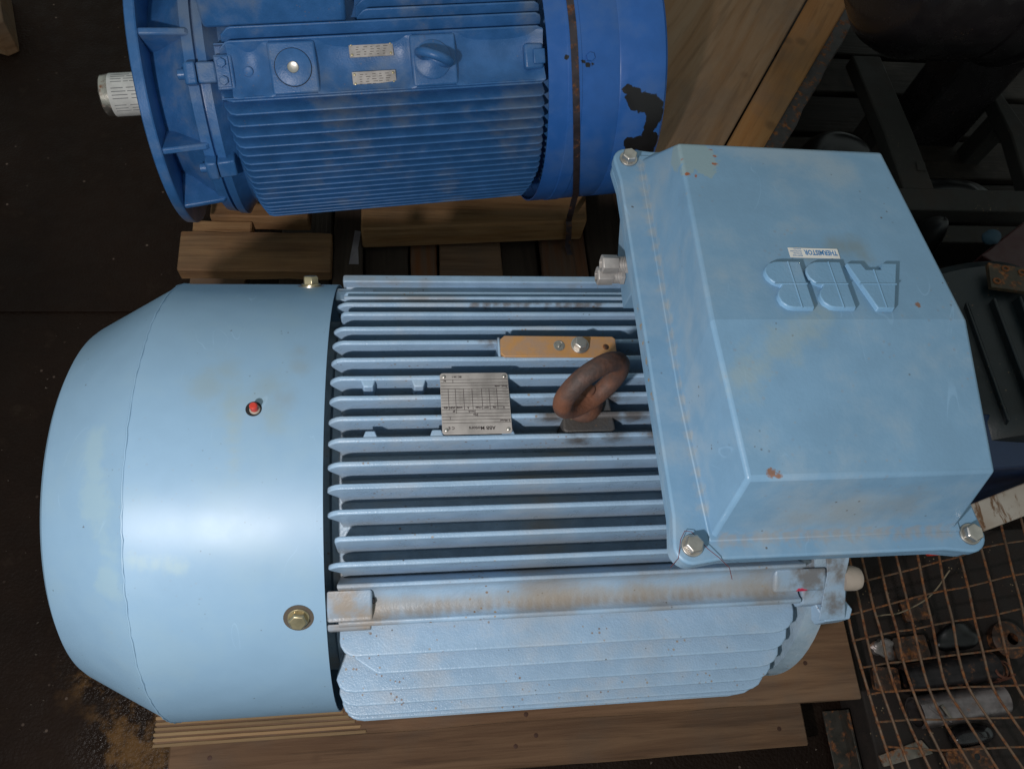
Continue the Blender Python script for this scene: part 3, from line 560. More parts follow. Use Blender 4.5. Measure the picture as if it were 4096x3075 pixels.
for y, x0 in ((-0.146, -0.572), (-0.126, -0.567), (-0.1075, -0.335), (-0.089, -0.335), (-0.070, -0.335), (-0.050, -0.335), (-0.025, -0.335), (0.0, -0.335)):
    zt = math.sqrt(RB*RB-y*y); zb = math.sqrt(0.218**2-y*y)-0.006
    poly = [(x0, zb), (x0+0.004, zt-0.014), (x0+0.016, zt-0.002), (x0+0.022, zt), (-0.014, zt), (-0.005, zt-0.005), (-0.003, zt-0.012), (-0.003, zb)]
    MB().prism(poly, (0, -0.0042, 0), (0, y, 0), (1, 0, 0), (0, 0, 1)).build("cooling_fin", m_bluefin, bm, bevel=0.0019, seg=3)
# 45 degree lifting panel with bosses: frame u along axis, w tangential (downwards), n outward
r2 = math.sqrt(0.5); pn = Vector((0, -r2, r2)); pw = Vector((0, -r2, -r2)); pu = Vector((1, 0, 0))
def pan(name, u0, u1, w0, w1, n0, n1, mat=None, bev=0.004, taper=0.0, seg=3, parent=None):
    b = MB(); v = []
    for nn, tp in ((n0, 0.0), (n1, taper)):
        for u, w in ((u0+tp, w0+tp), (u1-tp, w0+tp), (u1-tp, w1-tp), (u0+tp, w1-tp)): v.append(pu*u+pw*w+pn*nn)
    b.add(v, [(3, 2, 1, 0), (4, 5, 6, 7), (0, 1, 5, 4), (1, 2, 6, 5), (2, 3, 7, 6), (3, 0, 4, 7)])
    o = b.build(name, mat or m_blue, parent or bm, bevel=bev, seg=seg)
    bme = bmesh.new(); bme.from_mesh(o.data); bmesh.ops.recalc_face_normals(bme, faces=bme.faces); bme.to_mesh(o.data); bme.free()
    return o
# the panel: a dished plate whose pockets sink between bosses and rims
def dished(u0, u1):
    us = [u0, u0+0.012, u0+0.026, u1-0.026, u1-0.012, u1]; ws = [-0.0455, -0.041, -0.024, 0.0, 0.024, 0.040, 0.0455]
    nz = [0.2530, 0.2475, 0.2385, 0.2360, 0.2385, 0.2500, 0.2565]
    b = MB(); vs = []
    for i, u in enumerate(us):
        e = (0.012, 0.008, 0.0, 0.0, 0.008, 0.012)[i]
        for w, nn in zip(ws, nz): vs.append(pu*u+pw*w+pn*(nn+e*(1 if abs(w) < 0.043 else 0.2)))
    m = len(ws); fs = [(i*m+k, (i+1)*m+k, (i+1)*m+k+1, i*m+k+1) for i in range(len(us)-1) for k in range(m-1)]
    o = b.add(vs, fs).build("panel_pocket", m_blue, bm, smooth=60)
    md = o.modifiers.new("round", 'SUBSURF'); md.levels = 2; md.render_levels = 2
pan("lifting_panel", -0.579, -0.003, -0.0450, 0.0450, 0.20, 0.2340, bev=0.002)
dished(-0.556, -0.485); dished(-0.414, -0.240); dished(-0.170, -0.004)
pan("panel_rim", -0.577, -0.003, 0.0415, 0.0465, 0.215, 0.2568, bev=0.0022, taper=0.0008)
pan("panel_rim", -0.577, -0.003, -0.0465, -0.0425, 0.215, 0.2530, bev=0.0020, taper=0.0008)
pan("lifting_boss", -0.4900, -0.4080, -0.0435, 0.0440, 0.22, 0.2615, bev=0.004, taper=0.001)
pan("lifting_boss", -0.2465, -0.1645, -0.0435, 0.0440, 0.22, 0.2615, bev=0.004, taper=0.001)
def pc(u, w, nn): return pu*u+pw*w+pn*nn
MB().lathe([(0.0, 0.0318), (0.0004, 0.0318), (0.0004, 0.0300)], pc(-0.4495, 0.0, 0.2612), pn, 40).build("disc_groove", m_dark, bm)
dsk = MB().lathe([(0.0, 0.0305), (0.0028, 0.0305), (0.0035, 0.0290), (0.0035, 0.0085)], pc(-0.4495, 0.0, 0.2613), pn, 40).build("plug_disc", m_blue, bm)
MB().lathe([(0.0, 0.0092), (0.001, 0.0098), (0.0020, 0.0092), (0.0012, 0.0075), (0.0009, 0.002)], pc(-0.4495, 0.0, 0.2645), pn, 28).build("plug_cap", m_steel, dsk)
eb = MB()
eb.lathe([(0.0, 0.0325), (0.004, 0.0325), (0.006, 0.030), (0.006, 0.022), (0.010, 0.016)], pc(-0.2085, 0, 0.2612), pn, 40)
rd = (pu*0.93+pw*0.36).normalized(); rcn = pc(-0.2085, 0.0, 0.2612+0.030)
eb.tube([rcn+rd*(0.0275*math.cos(2*PI*k/40))+pn*(0.0275*math.sin(2*PI*k/40)) for k in range(40)], 0.0078, 12, True)
eb.build("lifting_eyebolt", m_blue, bm, smooth=50)
pan("panel_block", -0.040, -0.004, -0.020, 0.024, 0.22, 0.2545, bev=0.005)
pan("panel_block", -0.024, -0.002, -0.010, 0.016, 0.24, 0.2585, bev=0.002)
for (w0, w1) in ((-0.0380, -0.0125), (0.0110, 0.0355)):
    p_ = pan("rating_plate", -0.3515, -0.2745, w0, w1, 0.2435, 0.2450, m_plate, 0.0004, 0, 1)
    for u in (-0.3470, -0.2790):
        for w in (w0+0.0045, w1-0.0045): MB().lathe([(0, 0.0024), (0.0008, 0.0019), (0.001, 0.0005)], pc(u, w, 0.2450), pn, 10).build("rivet", m_brass, p_)
    L = MB()
    for k in range(5):
        w = w0+0.0045+0.0040*k
        for q in range(5):
            u = -0.340+0.0115*q+random.uniform(0, 0.003); du = random.uniform(0.003, 0.008)
            L.prism([(u, w), (u+du, w), (u+du, w+0.0008), (u, w+0.0008)], pn*0.0002, pn*0.2450, pu, pw)
    L.build("plate_print", m_ink, p_, smooth=0)
# clamp with two bolts at the drive end of the panel
pan("clamp_block", -0.580, -0.550, -0.0280, 0.0290, 0.22, 0.2530, bev=0.003)
cp = pan("clamp_plate", -0.5785, -0.5555, -0.0245, 0.0250, 0.2528, 0.2570, bev=0.0012)
for w in (-0.0140, 0.0145): MB().hexhead(pc(-0.5670, w, 0.2570), pn, 0.0080, 0.006).build("clamp_bolt", m_blue, cp, bevel=0.0005)
MB().lathe([(0, 0.008), (0.0015, 0.008), (0.002, 0.007), (0.0012, 0.005)], pc(-0.527, 0.000, 0.2400), pn, 20).build("casting_mark", m_blue, bm)
# bell, flange, ribs, lugs
OF = Vector((0, 0, 0))
MB().lathe([(-0.697, 0.178), (-0.675, 0.190), (-0.650, 0.214), (-0.636, 0.226), (-0.630, 0.236), (-0.612, 0.240), (-0.610, 0.232), (-0.607, 0.232), (-0.606, 0.244), (-0.592, 0.246), (-0.586, 0.236), (-0.57, 0.22)], OF, (1, 0, 0), 96).build("drive_end_bell", m_blue, bm, smooth=30)
MB().lathe([(-0.7140, 0.06), (-0.7140, 0.2510), (-0.7120, 0.2540), (-0.6975, 0.2556), (-0.6952, 0.2540), (-0.6952, 0.14)], OF, (1, 0, 0), 160).build("flange", m_blue, bm, smooth=40)
for th in (28, 74, 107, -17, -60):
    t = math.radians(th); e = Vector((0, -math.sin(t), math.cos(t))); tt = Vector((0, math.cos(t), math.sin(t)))
    MB().prism([(-0.696, 0.2515), (-0.692, 0.2510), (-0.622, 0.2440), (-0.614, 0.236), (-0.640, 0.19), (-0.696, 0.15)], tt*0.012, OF-tt*0.006, (1, 0, 0), e).build("flange_rib", m_blue, bm, bevel=0.003)
for th, r in ((45, 0.247), (83.2, 0.243), (-45, 0.247)):
    t = math.radians(th); e = Vector((0, -math.sin(t), math.cos(t))); tt = Vector((0, math.cos(t), math.sin(t)))
    lg = MB().prism([(-0.630, r-0.04), (-0.630, r+0.013), (-0.626, r+0.018), (-0.610, r+0.018), (-0.610, r-0.04)], tt*0.036, -tt*0.018, (1, 0, 0), e).build("bearing_lug", m_blue, bm, bevel=0.003)
    MB().prism([(-0.6085, r-0.04), (-0.6085, r+0.016), (-0.578, r+0.013), (-0.578, r-0.04)], tt*0.034, -tt*0.017, (1, 0, 0), e).build("frame_lug", m_blue, bm, bevel=0.003)
    MB().lathe([(0, 0.0088), (0.011, 0.0088), (0.012, 0.007)], Vector((-0.6295, 0, 0))+e*(r+0.004), (-1, 0, 0), 20).build("lug_bolt", m_blue, lg)
# shaft with a wrapped instruction label
sft = MB().lathe([(-0.831, 0.034), (-0.828, 0.0385), (-0.815, 0.0395), (-0.69, 0.0395)], OF, (1, 0, 0), 48).build("shaft", m_shaft, bm)
wrap = MB().lathe([(-0.8130, 0.0398), (-0.8130, 0.0403), (-0.716, 0.0403)], OF, (1, 0, 0), 40, close=False).build("instruction_label", m_sticker, sft)
L = MB(); rnd = random.Random(2)
for k in range(13):
    t0 = math.radians(-14+9.2*k); u = -0.806
    if k in (4, 9): continue
    while u < -0.725:
        du = rnd.uniform(0.008, 0.035); a_, b_ = t0, t0+math.radians(2.0)
        L.add([OF+Vector((uu, -0.0405*math.sin(an), 0.0405*math.cos(an))) for uu, an in ((u, a_), (u+du, a_), (u+du, b_), (u, b_))], [(0, 1, 2, 3)]); u += du+rnd.uniform(0.002, 0.008)
L.build("label_print", flat("grey_print", (0.20, 0.20, 0.21, 1), 0.7), sft, smooth=0)
# terminal box on top
MB().box((-0.590, -0.122, 0.22), (-0.349, 0.16, 0.287)).build("terminal_box_base", m_blue, bm, bevel=0.008, seg=3)
MB().box((-0.582, -0.112, 0.280), (-0.356, 0.16, 0.42)).build("terminal_box", m_blue, bm, bevel=0.008, seg=3)

# steel band round the blue fan cover
b = MB(); R0, R1 = 0.2714, 0.2723; w0, w1 = 0.0425, 0.0560; pv = []
for k in range(0, 61):
    t = math.radians(-60+177*k/60); pv.append((t, R0)); 
vs = []; fs = []
for t, R in pv:
    off_ = 0.041*max(0.0, (math.degrees(t)-46)/72)**2
    for rr in (R0, R1):
        for w in (w0+off_, w1+off_): vs.append(bw(w, -rr*math.sin(t), rr*math.cos(t)))
for cx, cy, cz in ((0.474, 0.7265, -0.2960), (0.4765, 0.7220, -0.3030), (0.482, 0.7210, -0.340), (0.488, 0.7190, -0.388), (0.505, 0.690, -0.425)):
    for off in (0.0008, -0.0008):
        for w in (-0.0066, 0.0066): vs.append(Vector((cx+w, cy+off, cz+(0.0005 if off < 0 else 0.0))))
m = len(vs)//4
for i in range(m-1):
    o = 4*i; fs += [(o, o+1, o+5, o+4), (o+2, o+6, o+7, o+3), (o, o+4, o+6, o+2), (o+1, o+3, o+7, o+5)]
tag(b.add(vs, fs).build("steel_strap", m_strap, smooth=40), "rusty dark steel band strapped round the blue motor's fan cover", "strap")

# ================================================================ PALLETS
def plank(parent, a, b, mat, name="plank", rot=0.0, bev=0.003):
    # sawn board: cut into lengths with slightly uneven arrises and worn ends
    ax = max(range(3), key=lambda k: b[k]-a[k]); o1, o2 = [k for k in range(3) if k != ax]
    n = max(2, min(14, int((b[ax]-a[ax])/0.045))); j = min(0.0016, 0.12*min(b[o1]-a[o1], b[o2]-a[o2])); vs = []; up = 2
    for i in range(n+1):
        t = a[ax]+(b[ax]-a[ax])*i/n+(random.uniform(-1, 1)*0.0015 if 0 < i < n else 0)
        for p, q in ((a[o1], a[o2]), (b[o1], a[o2]), (b[o1], b[o2]), (a[o1], b[o2])):
            v = [0, 0, 0]; v[ax] = t+(random.uniform(-0.002, 0.002) if i in (0, n) else 0); v[o1] = p+random.uniform(-j, j)*(0.0 if o1 == up else 1); v[o2] = q+random.uniform(-j, j)*(0.0 if o2 == up else 1); vs.append(tuple(v))
    fs = [(0, 1, 2, 3), tuple(4*n+k for k in (3, 2, 1, 0))]+[(4*i+k, 4*(i+1)+k, 4*(i+1)+(k+1) % 4, 4*i+(k+1) % 4) for i in range(n) for k in range(4)]
    m = MB().add(vs, fs); o = m.build(name, mat, parent, bevel=bev, seg=1, smooth=0)
    bme = bmesh.new(); bme.from_mesh(o.data); bmesh.ops.recalc_face_normals(bme, faces=bme.faces); bme.to_mesh(o.data); bme.free()
    return o
np_ = thing("wooden_pallet", "worn wooden pallet under the light blue motor, nearest the viewer", "pallet")
w_near = wood("near_pallet_plank", (0.125, 0.066, 0.036, 1), (0.19, 0.108, 0.06, 1), 'X', 0.8, 0.45)
w_stripe = wood("ribbed_pine_board", (0.36, 0.24, 0.125, 1), (0.27, 0.165, 0.085, 1), 'X', 0.3, 0.2)
plank(np_, (-0.330, -0.330, -0.362), (0.940, -0.155, -0.335), w_near)
plank(np_, (-0.330, -0.145, -0.362), (0.940, 0.04, -0.335), w_near)
plank(np_, (-0.330, 0.06, -0.362), (0.930, 0.24, -0.335), w_near)
plank(np_, (-0.330, 0.26, -0.362), (0.930, 0.40, -0.335), w_near)
for x in (-0.318, 0.24, 0.79): plank(np_, (x, -0.322, -0.435), (x+0.10, 0.39, -0.3625), w_near, "stringer")
plank(np_, (-0.330, -0.405, -0.462), (0.865, -0.250, -0.4355), w_near, "bottom_plank")
plank(np_, (-0.330, 0.10, -0.462), (0.865, 0.26, -0.4355), w_near, "bottom_plank")
for x in (-0.31, 0.26, 0.75): plank(np_, (x, -0.38, FLOOR), (x+0.09, 0.24, -0.4625), w_near, "skid_block")
for k in range(7): plank(np_, (-0.331, -0.330+0.0085*k, -0.3349), (0.02-0.01*k, -0.3245+0.0085*k, -0.3325), w_stripe, "raised_grain_strip", bev=0.001)
m_nail = flat("rusty_nail", (0.07, 0.03, 0.018, 1), 0.6, 0.4)
for x, y, z in ((0.838, -0.205, -0.335), (0.842, -0.262, -0.335), (0.30, -0.318, -0.335), (0.81, -0.372, -0.4355), (0.29, -0.368, -0.4355), (0.33, -0.352, -0.4355), (-0.28, -0.372, -0.4355), (-0.26, -0.35, -0.4355)):
    MB().lathe([(0, 0.0042), (0.0006, 0.004), (0.0008, 0.002)], (x, y, z), (0, 0, 1), 12).build("nail", m_nail, np_)
bp = thing("wooden_pallet", "broken wooden pallet with grey cross boards under the royal blue motor", "pallet")
plank(bp, (-0.392, 0.612, -0.372), (-0.067, 0.715, -0.335), w_new)
plank(bp, (-0.372, 0.718, -0.40), (-0.246, 0.750, -0.342), w_new)
plank(bp, (-0.335, 0.752, -0.38), (-0.120, 0.82, -0.328), w_new)
plank(bp, (-0.395, 0.53, -0.47), (-0.270, 0.682, -0.442), w_old, "bottom_plank")
plank(bp, (-0.20, 0.50, -0.50), (-0.08, 1.3, -0.47), w_grey, "bottom_plank")
for x0, x1, z, m_ in ((-0.066, 0.0, -0.372, w_grey), (0.004, 0.105, -0.402, w_grey), (0.110, 0.172, -0.404, w_red), (0.178, 0.326, -0.396, w_old), (0.330, 0.420, -0.43, w_grey), (0.424, 0.536, -0.402, w_red), (0.545, 0.66, -0.42, w_grey)):
    plank(bp, (x0, 0.44, z-0.028), (x1, 1.32, z), m_, "cross_plank")
for y in (0.50, 0.95, 1.25): plank(bp, (-0.39, y, FLOOR), (0.66, y+0.06, -0.4585), w_grey, "skid")
bmr = wood("pine_beam", (0.34, 0.175, 0.07, 1), (0.44, 0.26, 0.125, 1), 'X', 1, 0.3)
o = MB().prism([(0.0, 0.700), (0.520, 0.733), (0.528, 0.835), (0.0, 0.805)], (0, 0, -0.075), (0, 0, -0.3005)).build("beam", bmr, bp, bevel=0.005)
plank(bp, (0.0, 0.745, -0.3955), (0.50, 0.81, -0.3762), w_old, "packing_block")
# dark wedge that carries the blue motor
plank(bp, (0.05, 0.86, -0.394), (0.50, 1.02, -0.326), w_old, "packing_block")
plank(bp, (-0.25, 0.82, -0.37), (-0.02, 0.94, -0.330), w_old, "packing_block")
chk = flat("chalk_mark", (0.32, 0.29, 0.31, 1), 0.9)
MB().prism([(-0.030, 0.655), (-0.008, 0.655), (-0.010, 0.700), (-0.004, 0.745), (-0.018, 0.748), (-0.024, 0.70)], (0, 0, 0.0012), (0, 0, -0.3718)).build("paint_smear", chk, bp, smooth=0)

# crate with a two plank lid, far right
cr = thing("wooden_crate", "tan wooden crate with two wide lid planks and a charred edge", "crate")
CZ = -0.12
MB().prism([(0.625, 0.66), (0.709, 0.66), (0.806, 0.816), (1.110, 1.292), (1.30, 1.59), (0.625, 1.59)], (0, 0, -0.032), (0, 0, CZ)).build("lid_plank", w_crate, cr, bevel=0.003, seg=1, smooth=0)
MB().prism([(0.714, 0.66), (0.8115, 0.816), (1.1155, 1.292), (1.305, 1.59), (1.430, 1.59), (1.233, 1.301), (0.902, 0.817), (0.799, 0.666)], (0, 0, -0.032), (0, 0, CZ-0.003)).build("lid_plank", w_crate2, cr, bevel=0.003, seg=1, smooth=0)
ed = []
for k in range(21):
    y = 0.666+k/20*(1.594-0.666); ed.append((0.9025+0.684*(y-0.817), y))
inn = [(x-0.002, y+0.001) for x, y in ed]; out = [(x+0.034+random.uniform(-0.005, 0.005), y-0.012) for x, y in ed]
MB().prism(inn+list(reversed(out)), (0, 0, -0.06), (0, 0, CZ-0.010)).build("charred_edge", w_char, cr, bevel=0.002)
MB().prism([(0.632, 0.67), (0.655, 0.67), (0.655, 1.58), (0.632, 1.58)], (0, 0, CZ-0.033-FLOOR), (0, 0, FLOOR)).build("side_board", w_old, cr, smooth=0)
MB().prism([(0.785, 0.69), (0.815, 0.69), (1.40, 1.55), (1.37, 1.56)], (0, 0, CZ-0.072-FLOOR), (0, 0, FLOOR)).build("side_board", w_old, cr, smooth=0)

# ================================================================ DARK BACKGROUND, RIGHT
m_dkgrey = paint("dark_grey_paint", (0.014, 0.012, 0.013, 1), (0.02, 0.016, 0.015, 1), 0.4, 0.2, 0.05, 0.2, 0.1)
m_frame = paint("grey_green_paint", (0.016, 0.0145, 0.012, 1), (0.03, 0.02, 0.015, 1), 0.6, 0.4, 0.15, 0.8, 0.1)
dm = thing("dark_motor", "dark grey rounded machine with moulded ring seams in the upper right corner", "motor")
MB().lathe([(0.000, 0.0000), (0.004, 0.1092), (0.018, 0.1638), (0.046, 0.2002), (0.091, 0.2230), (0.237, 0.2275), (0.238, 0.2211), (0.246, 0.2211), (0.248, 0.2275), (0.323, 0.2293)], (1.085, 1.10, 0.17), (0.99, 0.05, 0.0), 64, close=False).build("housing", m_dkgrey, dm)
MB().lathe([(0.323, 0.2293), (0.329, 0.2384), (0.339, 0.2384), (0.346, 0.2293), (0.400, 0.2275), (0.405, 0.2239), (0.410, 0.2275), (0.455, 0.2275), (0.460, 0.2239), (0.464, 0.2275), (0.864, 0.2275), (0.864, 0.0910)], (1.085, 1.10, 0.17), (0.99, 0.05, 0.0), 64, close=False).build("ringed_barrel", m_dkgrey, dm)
MB().box((1.45, 1.06, FLOOR), (1.62, 1.18, -0.03)).build("pedestal", m_dkgrey, dm, bevel=0.01)
fr = thing("machine_stand", "grey green welded steel frame with flat bars behind the terminal box", "frame")
MB().box((1.00, 0.705, -0.25), (1.95, 0.768, -0.20)).build("cross_bar", m_frame, fr, bevel=0.004)
MB().box((1.00, 0.640, -0.34), (1.95, 0.690, -0.236)).build("cross_bar", m_frame, fr, bevel=0.004)
MB().prism([(1.272, 0.7685), (1.352, 0.7685), (1.350, 0.95), (1.335, 1.20), (1.255, 1.20), (1.272, 0.95)], (0, 0, -0.04), (0, 0, -0.203)).build("upright", m_frame, fr, bevel=0.004)
MB().prism([(1.60, 0.7685), (1.70, 0.7685), (1.675, 0.95), (1.635, 1.12), (1.61, 1.12), (1.62, 0.95)], (0, 0, -0.04), (0, 0, -0.203)).build("upright", m_frame, fr, bevel=0.004)
for x in (1.05, 1.88): MB().box((x, 0.64, FLOOR), (x+0.06, 0.70, -0.3405)).build("leg", m_frame, fr, bevel=0.004)
MB().prism([(1.322, 0.822), (1.345, 0.820), (1.348, 0.846), (1.326, 0.848)], (0, 0, 0.004), (0, 0, -0.2029)).build("welded_pad", m_frame, fr, bevel=0.001)
for x in (1.28, 1.62): MB().box((x, 1.0, FLOOR), (x+0.05, 1.05, -0.2435)).build("leg", m_frame, fr, bevel=0.004)
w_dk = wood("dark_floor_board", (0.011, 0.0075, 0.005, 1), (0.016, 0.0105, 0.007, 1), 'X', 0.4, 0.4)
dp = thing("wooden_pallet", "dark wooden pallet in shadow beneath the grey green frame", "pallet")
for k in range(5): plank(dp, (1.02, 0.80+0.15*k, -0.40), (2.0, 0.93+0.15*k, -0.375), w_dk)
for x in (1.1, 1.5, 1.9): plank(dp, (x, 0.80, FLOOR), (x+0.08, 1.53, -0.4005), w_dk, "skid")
def lump(name, c, s, mat, seed, amp=0.35, fr_=2.2):
    rnd = random.Random(seed); b = bmesh.new(); bmesh.ops.create_icosphere(b, subdivisions=4, radius=1.0)
    ph = [(Vector((rnd.uniform(-1, 1), rnd.uniform(-1, 1), rnd.uniform(-1, 1)))*fr_*rnd.uniform(0.7, 2.2), rnd.uniform(0, 6), rnd.uniform(0.4, 1)) for _ in range(9)]
    for v in b.verts:
        d = sum(a*math.sin(k.dot(v.co)+p) for k, p, a in ph)/9
        q = v.co*(1+amp*d*2); v.co = Vector((c[0]+q.x*s[0], c[1]+q.y*s[1], max(c[2]+q.z*s[2], FLOOR+0.002)))
    me = bpy.data.meshes.new(name); b.to_mesh(me); b.free(); me.shade_smooth(); me.materials.append(mat)
    o = bpy.data.objects.new(name, me); COL.objects.link(o); return o
m_blk = flat("black_plastic", (0.004, 0.004, 0.0045, 1), 0.38)
tag(lump("plastic_sack", (1.17, 0.90, -0.28), (0.10, 0.075, 0.10), m_blk, 3), "crumpled black plastic sack left of the grey green upright", "sack", "black plastic sacks by the steel frame")
tag(lump("plastic_sack", (1.50, 0.83, -0.33), (0.12, 0.065, 0.05), m_blk, 5), "crumpled black plastic sack lying inside the grey green frame", "sack", "black plastic sacks by the steel frame")
tag(lump("rubber_boot", (1.30, 0.64, -0.30), (0.03, 0.05, 0.16), m_blk, 9, 0.15), "black rubber sleeve standing against the frame's lower bar", "sleeve")
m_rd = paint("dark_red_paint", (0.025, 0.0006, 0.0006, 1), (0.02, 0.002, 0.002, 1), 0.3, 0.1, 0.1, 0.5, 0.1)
tag(MB().prism([(1.312, 0.512), (1.445, 0.600), (1.60, 0.60), (1.60, 0.44), (1.395, 0.44)], (0, 0, -0.43), (0, 0, -0.10)).build("red_cabinet", m_rd, bevel=0.004), "dark red painted steel cabinet at the right edge", "cabinet")
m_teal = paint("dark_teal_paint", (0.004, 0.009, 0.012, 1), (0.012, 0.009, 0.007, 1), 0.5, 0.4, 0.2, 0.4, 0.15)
tm = thing("teal_motor", "dark teal motor half hidden behind the terminal box", "motor")
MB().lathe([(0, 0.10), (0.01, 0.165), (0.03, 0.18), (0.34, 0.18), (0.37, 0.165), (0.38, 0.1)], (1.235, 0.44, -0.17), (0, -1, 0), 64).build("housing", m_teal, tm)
for k in range(11):
    a = math.radians(-70+14*k)
    e = Vector((math.sin(a), 0, math.cos(a))); tt = Vector((math.cos(a), 0, -math.sin(a)))
    MB().prism([(-0.07, 0.17), (-0.31, 0.17), (-0.31, 0.20), (-0.07, 0.20)], tt*0.006, Vector((1.235, 0.40, -0.17))-tt*0.003, (0, 1, 0), e).build("cooling_fin", m_teal, tm, bevel=0.002, seg=1)
MB().prism([(1.07, 0.42), (1.20, 0.42), (1.20, 0.06), (1.07, 0.06)], (0, 0, FLOOR*-1-0.34), (0, 0, FLOOR)).build("foot", m_teal, tm, bevel=0.004)
m_rp = metal("ochre_rusty_plate", (0.05, 0.035, 0.018, 1), 0.6, 0.35, 0.2)
rp = MB().prism([(1.190, 0.4000), (1.290, 0.3835), (1.36, 0.372), (1.34, 0.320), (1.268, 0.333), (1.178, 0.3460)], (0, 0, -0.010), (0, 0, 0.035)).build("rusty_plate", m_rp, bevel=0.001)
tag(rp, "small rusty steel plate with orange ringed bolt holes on the dark teal motor", "plate")
m_or = flat("orange_rust", (0.17, 0.05, 0.008, 1), 0.8)
for x, y in ((1.2205, 0.3860), (1.2520, 0.3775), (1.1930, 0.3585)): MB().tube([(x+0.0062*math.cos(k*PI/8), y+0.0052*math.sin(k*PI/8), 0.0355) for k in range(16)], 0.0021, 6, True).build("rust_ring", m_or, rp)
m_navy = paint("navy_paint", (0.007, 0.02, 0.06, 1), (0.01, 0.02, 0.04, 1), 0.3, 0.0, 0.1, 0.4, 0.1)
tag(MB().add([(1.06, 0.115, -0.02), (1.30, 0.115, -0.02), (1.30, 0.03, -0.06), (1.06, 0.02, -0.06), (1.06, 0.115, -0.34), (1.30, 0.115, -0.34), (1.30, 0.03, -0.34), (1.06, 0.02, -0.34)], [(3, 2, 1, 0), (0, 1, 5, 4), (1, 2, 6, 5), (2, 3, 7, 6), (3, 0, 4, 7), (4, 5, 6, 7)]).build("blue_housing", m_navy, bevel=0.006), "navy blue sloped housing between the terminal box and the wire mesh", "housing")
tag(MB().box((1.02, 0.035, FLOOR), (1.34, 0.30, -0.345)).build("timber_block", w_dk, bevel=0.004), "dark timber block carrying the navy housing", "timber")
tag(lump("blue_rag", (1.335, 0.545, -0.085), (0.022, 0.018, 0.012), flat("blue_cloth", (0.006, 0.03, 0.05, 1), 0.8), 21, 0.3), "small crumpled blue rag beside the red cabinet", "rag")

# ================================================================ WIRE MESH BIN, lower right
wb = thing("mesh_bin", "rusty wire mesh bin lid with a white painted rim over scrap metal", "bin")
G = [[None, None, None, (.992, -.122), (1.029, -.116), (1.073, -.108), (1.118, -.099), (1.163, -.091), (1.213, -.077), (1.269, -.069)],
     [None, (.931, -.185), (.957, -.18), (.99, -.174), (1.028, -.167), (1.068, -.16), (1.111, -.154), (1.16, -.149), (1.21, -.141), (1.263, -.132)],
     [(.902, -.235), (.929, -.231), (.959, -.227), (.992, -.223), (1.026, -.221), (1.065, -.216), (1.108, -.211), (1.154, -.208), (1.204, -.203), (1.259, -.195)],
     [(.904, -.282), (.929, -.28), (.957, -.277), (.988, -.276), (1.023, -.274), (1.059, -.272), (1.1, -.27), (1.15, -.268), (1.197, -.265), (1.245, -.264)],
     [(.907, -.328), (.933, -.325), (.96, -.325), (.992, -.325), (1.024, -.326), (1.059, -.326), (1.101, -.326), (1.148, -.328), (1.197, -.329), (1.237, -.33)],
     [(.91, -.373), (.939, -.373), (.967, -.373), (.999, -.374), (1.035, -.377), (1.078, -.378), (1.122, -.38), (1.168, -.382), (1.217, -.383), (1.258, -.384)],
     [(.914, -.412), (.944, -.416), (.978, -.42), (1.012, -.425), (1.052, -.426), (1.098, -.428), (1.144, -.429), (1.191, -.431), (1.239, -.433), (1.282, -.434)]]
for i in (2, 1, 0):
    G[0][i] = (G[1][i+0][0]+0.002, -.126) if G[1][i] else None
    if G[1][i] is None: G[1][i] = (.903, -.189)
    if G[0][i] is None: G[0][i] = (.905, -.130)
    G[0][i] = (G[1][i][0]+0.001, -.128-.004*(2-i))
for r in G:   # carry the mesh on to the right, beyond the frame
    for k in range(4): r.append((r[-1][0]+0.048, r[-1][1]+0.004))
G.append([(x+(x-x2)*1.0, y+(y-y2)) for (x, y), (x2, y2) in zip(G[6], G[5])])
G.append([(x+(x-x2)*1.0, y+(y-y2)) for (x, y), (x2, y2) in zip(G[7], G[6])])
G.insert(0, [(2*x-x2, 2*y-y2) for (x, y), (x2, y2) in zip(G[0], G[1])])
zg = -0.25
def smooth_path(pts, n=4):
    out = []
    P = [Vector(p) for p in pts]
    for i in range(len(P)-1):
        p0, p1, p2, p3 = P[max(i-1, 0)], P[i], P[i+1], P[min(i+2, len(P)-1)]
        for k in range(n):
            t = k/n; out.append(0.5*((2*p1)+(p2-p0)*t+(2*p0-5*p1+4*p2-p3)*t*t+(3*p1-p0-3*p2+p3)*t**3))
    out.append(P[-1]); return out
for i in range(len(G[0])):
    MB().tube(smooth_path([(r[i][0], r[i][1], zg+random.uniform(-0.0006, 0.0006)) for r in G]), 0.0024, 7).build("wire", m_wire, wb)
for r in G[1:]:
    MB().tube(smooth_path([(x, y, zg-0.0048+random.uniform(-0.0004, 0.0004)) for x, y in r]), 0.0019, 7).build("wire", m_wire, wb)
N = NT("chipped_white_paint")
m_white = N.done(N.mix(N.ramp(N.noise(42, 6, 0.65, N.vmul(N.pos(), (1, 0.3, 1)), 0.5), 0.53, 0.62), N.mix(N.ramp(N.noise(6, 4), 0.35, 0.7), (0.44, 0.39, 0.34, 1), (0.33, 0.26, 0.205, 1)), (0.14, 0.065, 0.025, 1)), 0.5, 0, N.bump(N.noise(80, 4), 0.3, 0.001))
MB().prism([(1.098, -0.030), (1.113, -0.078), (1.407, 0.004), (1.407, 0.064)], (0, 0, -0.05), (0, 0, -0.10)).build("rim_bar", m_white, wb, bevel=0.003)
MB().box((1.405, -0.52, -0.275), (1.435, 0.06, -0.232)).build("rim_bar", m_white, wb, bevel=0.003)
for y in (-0.50, 0.02): MB().box((1.407, y, -0.4295), (1.433, y+0.03, -0.2755)).build("rim_post", m_white, wb, bevel=0.003)
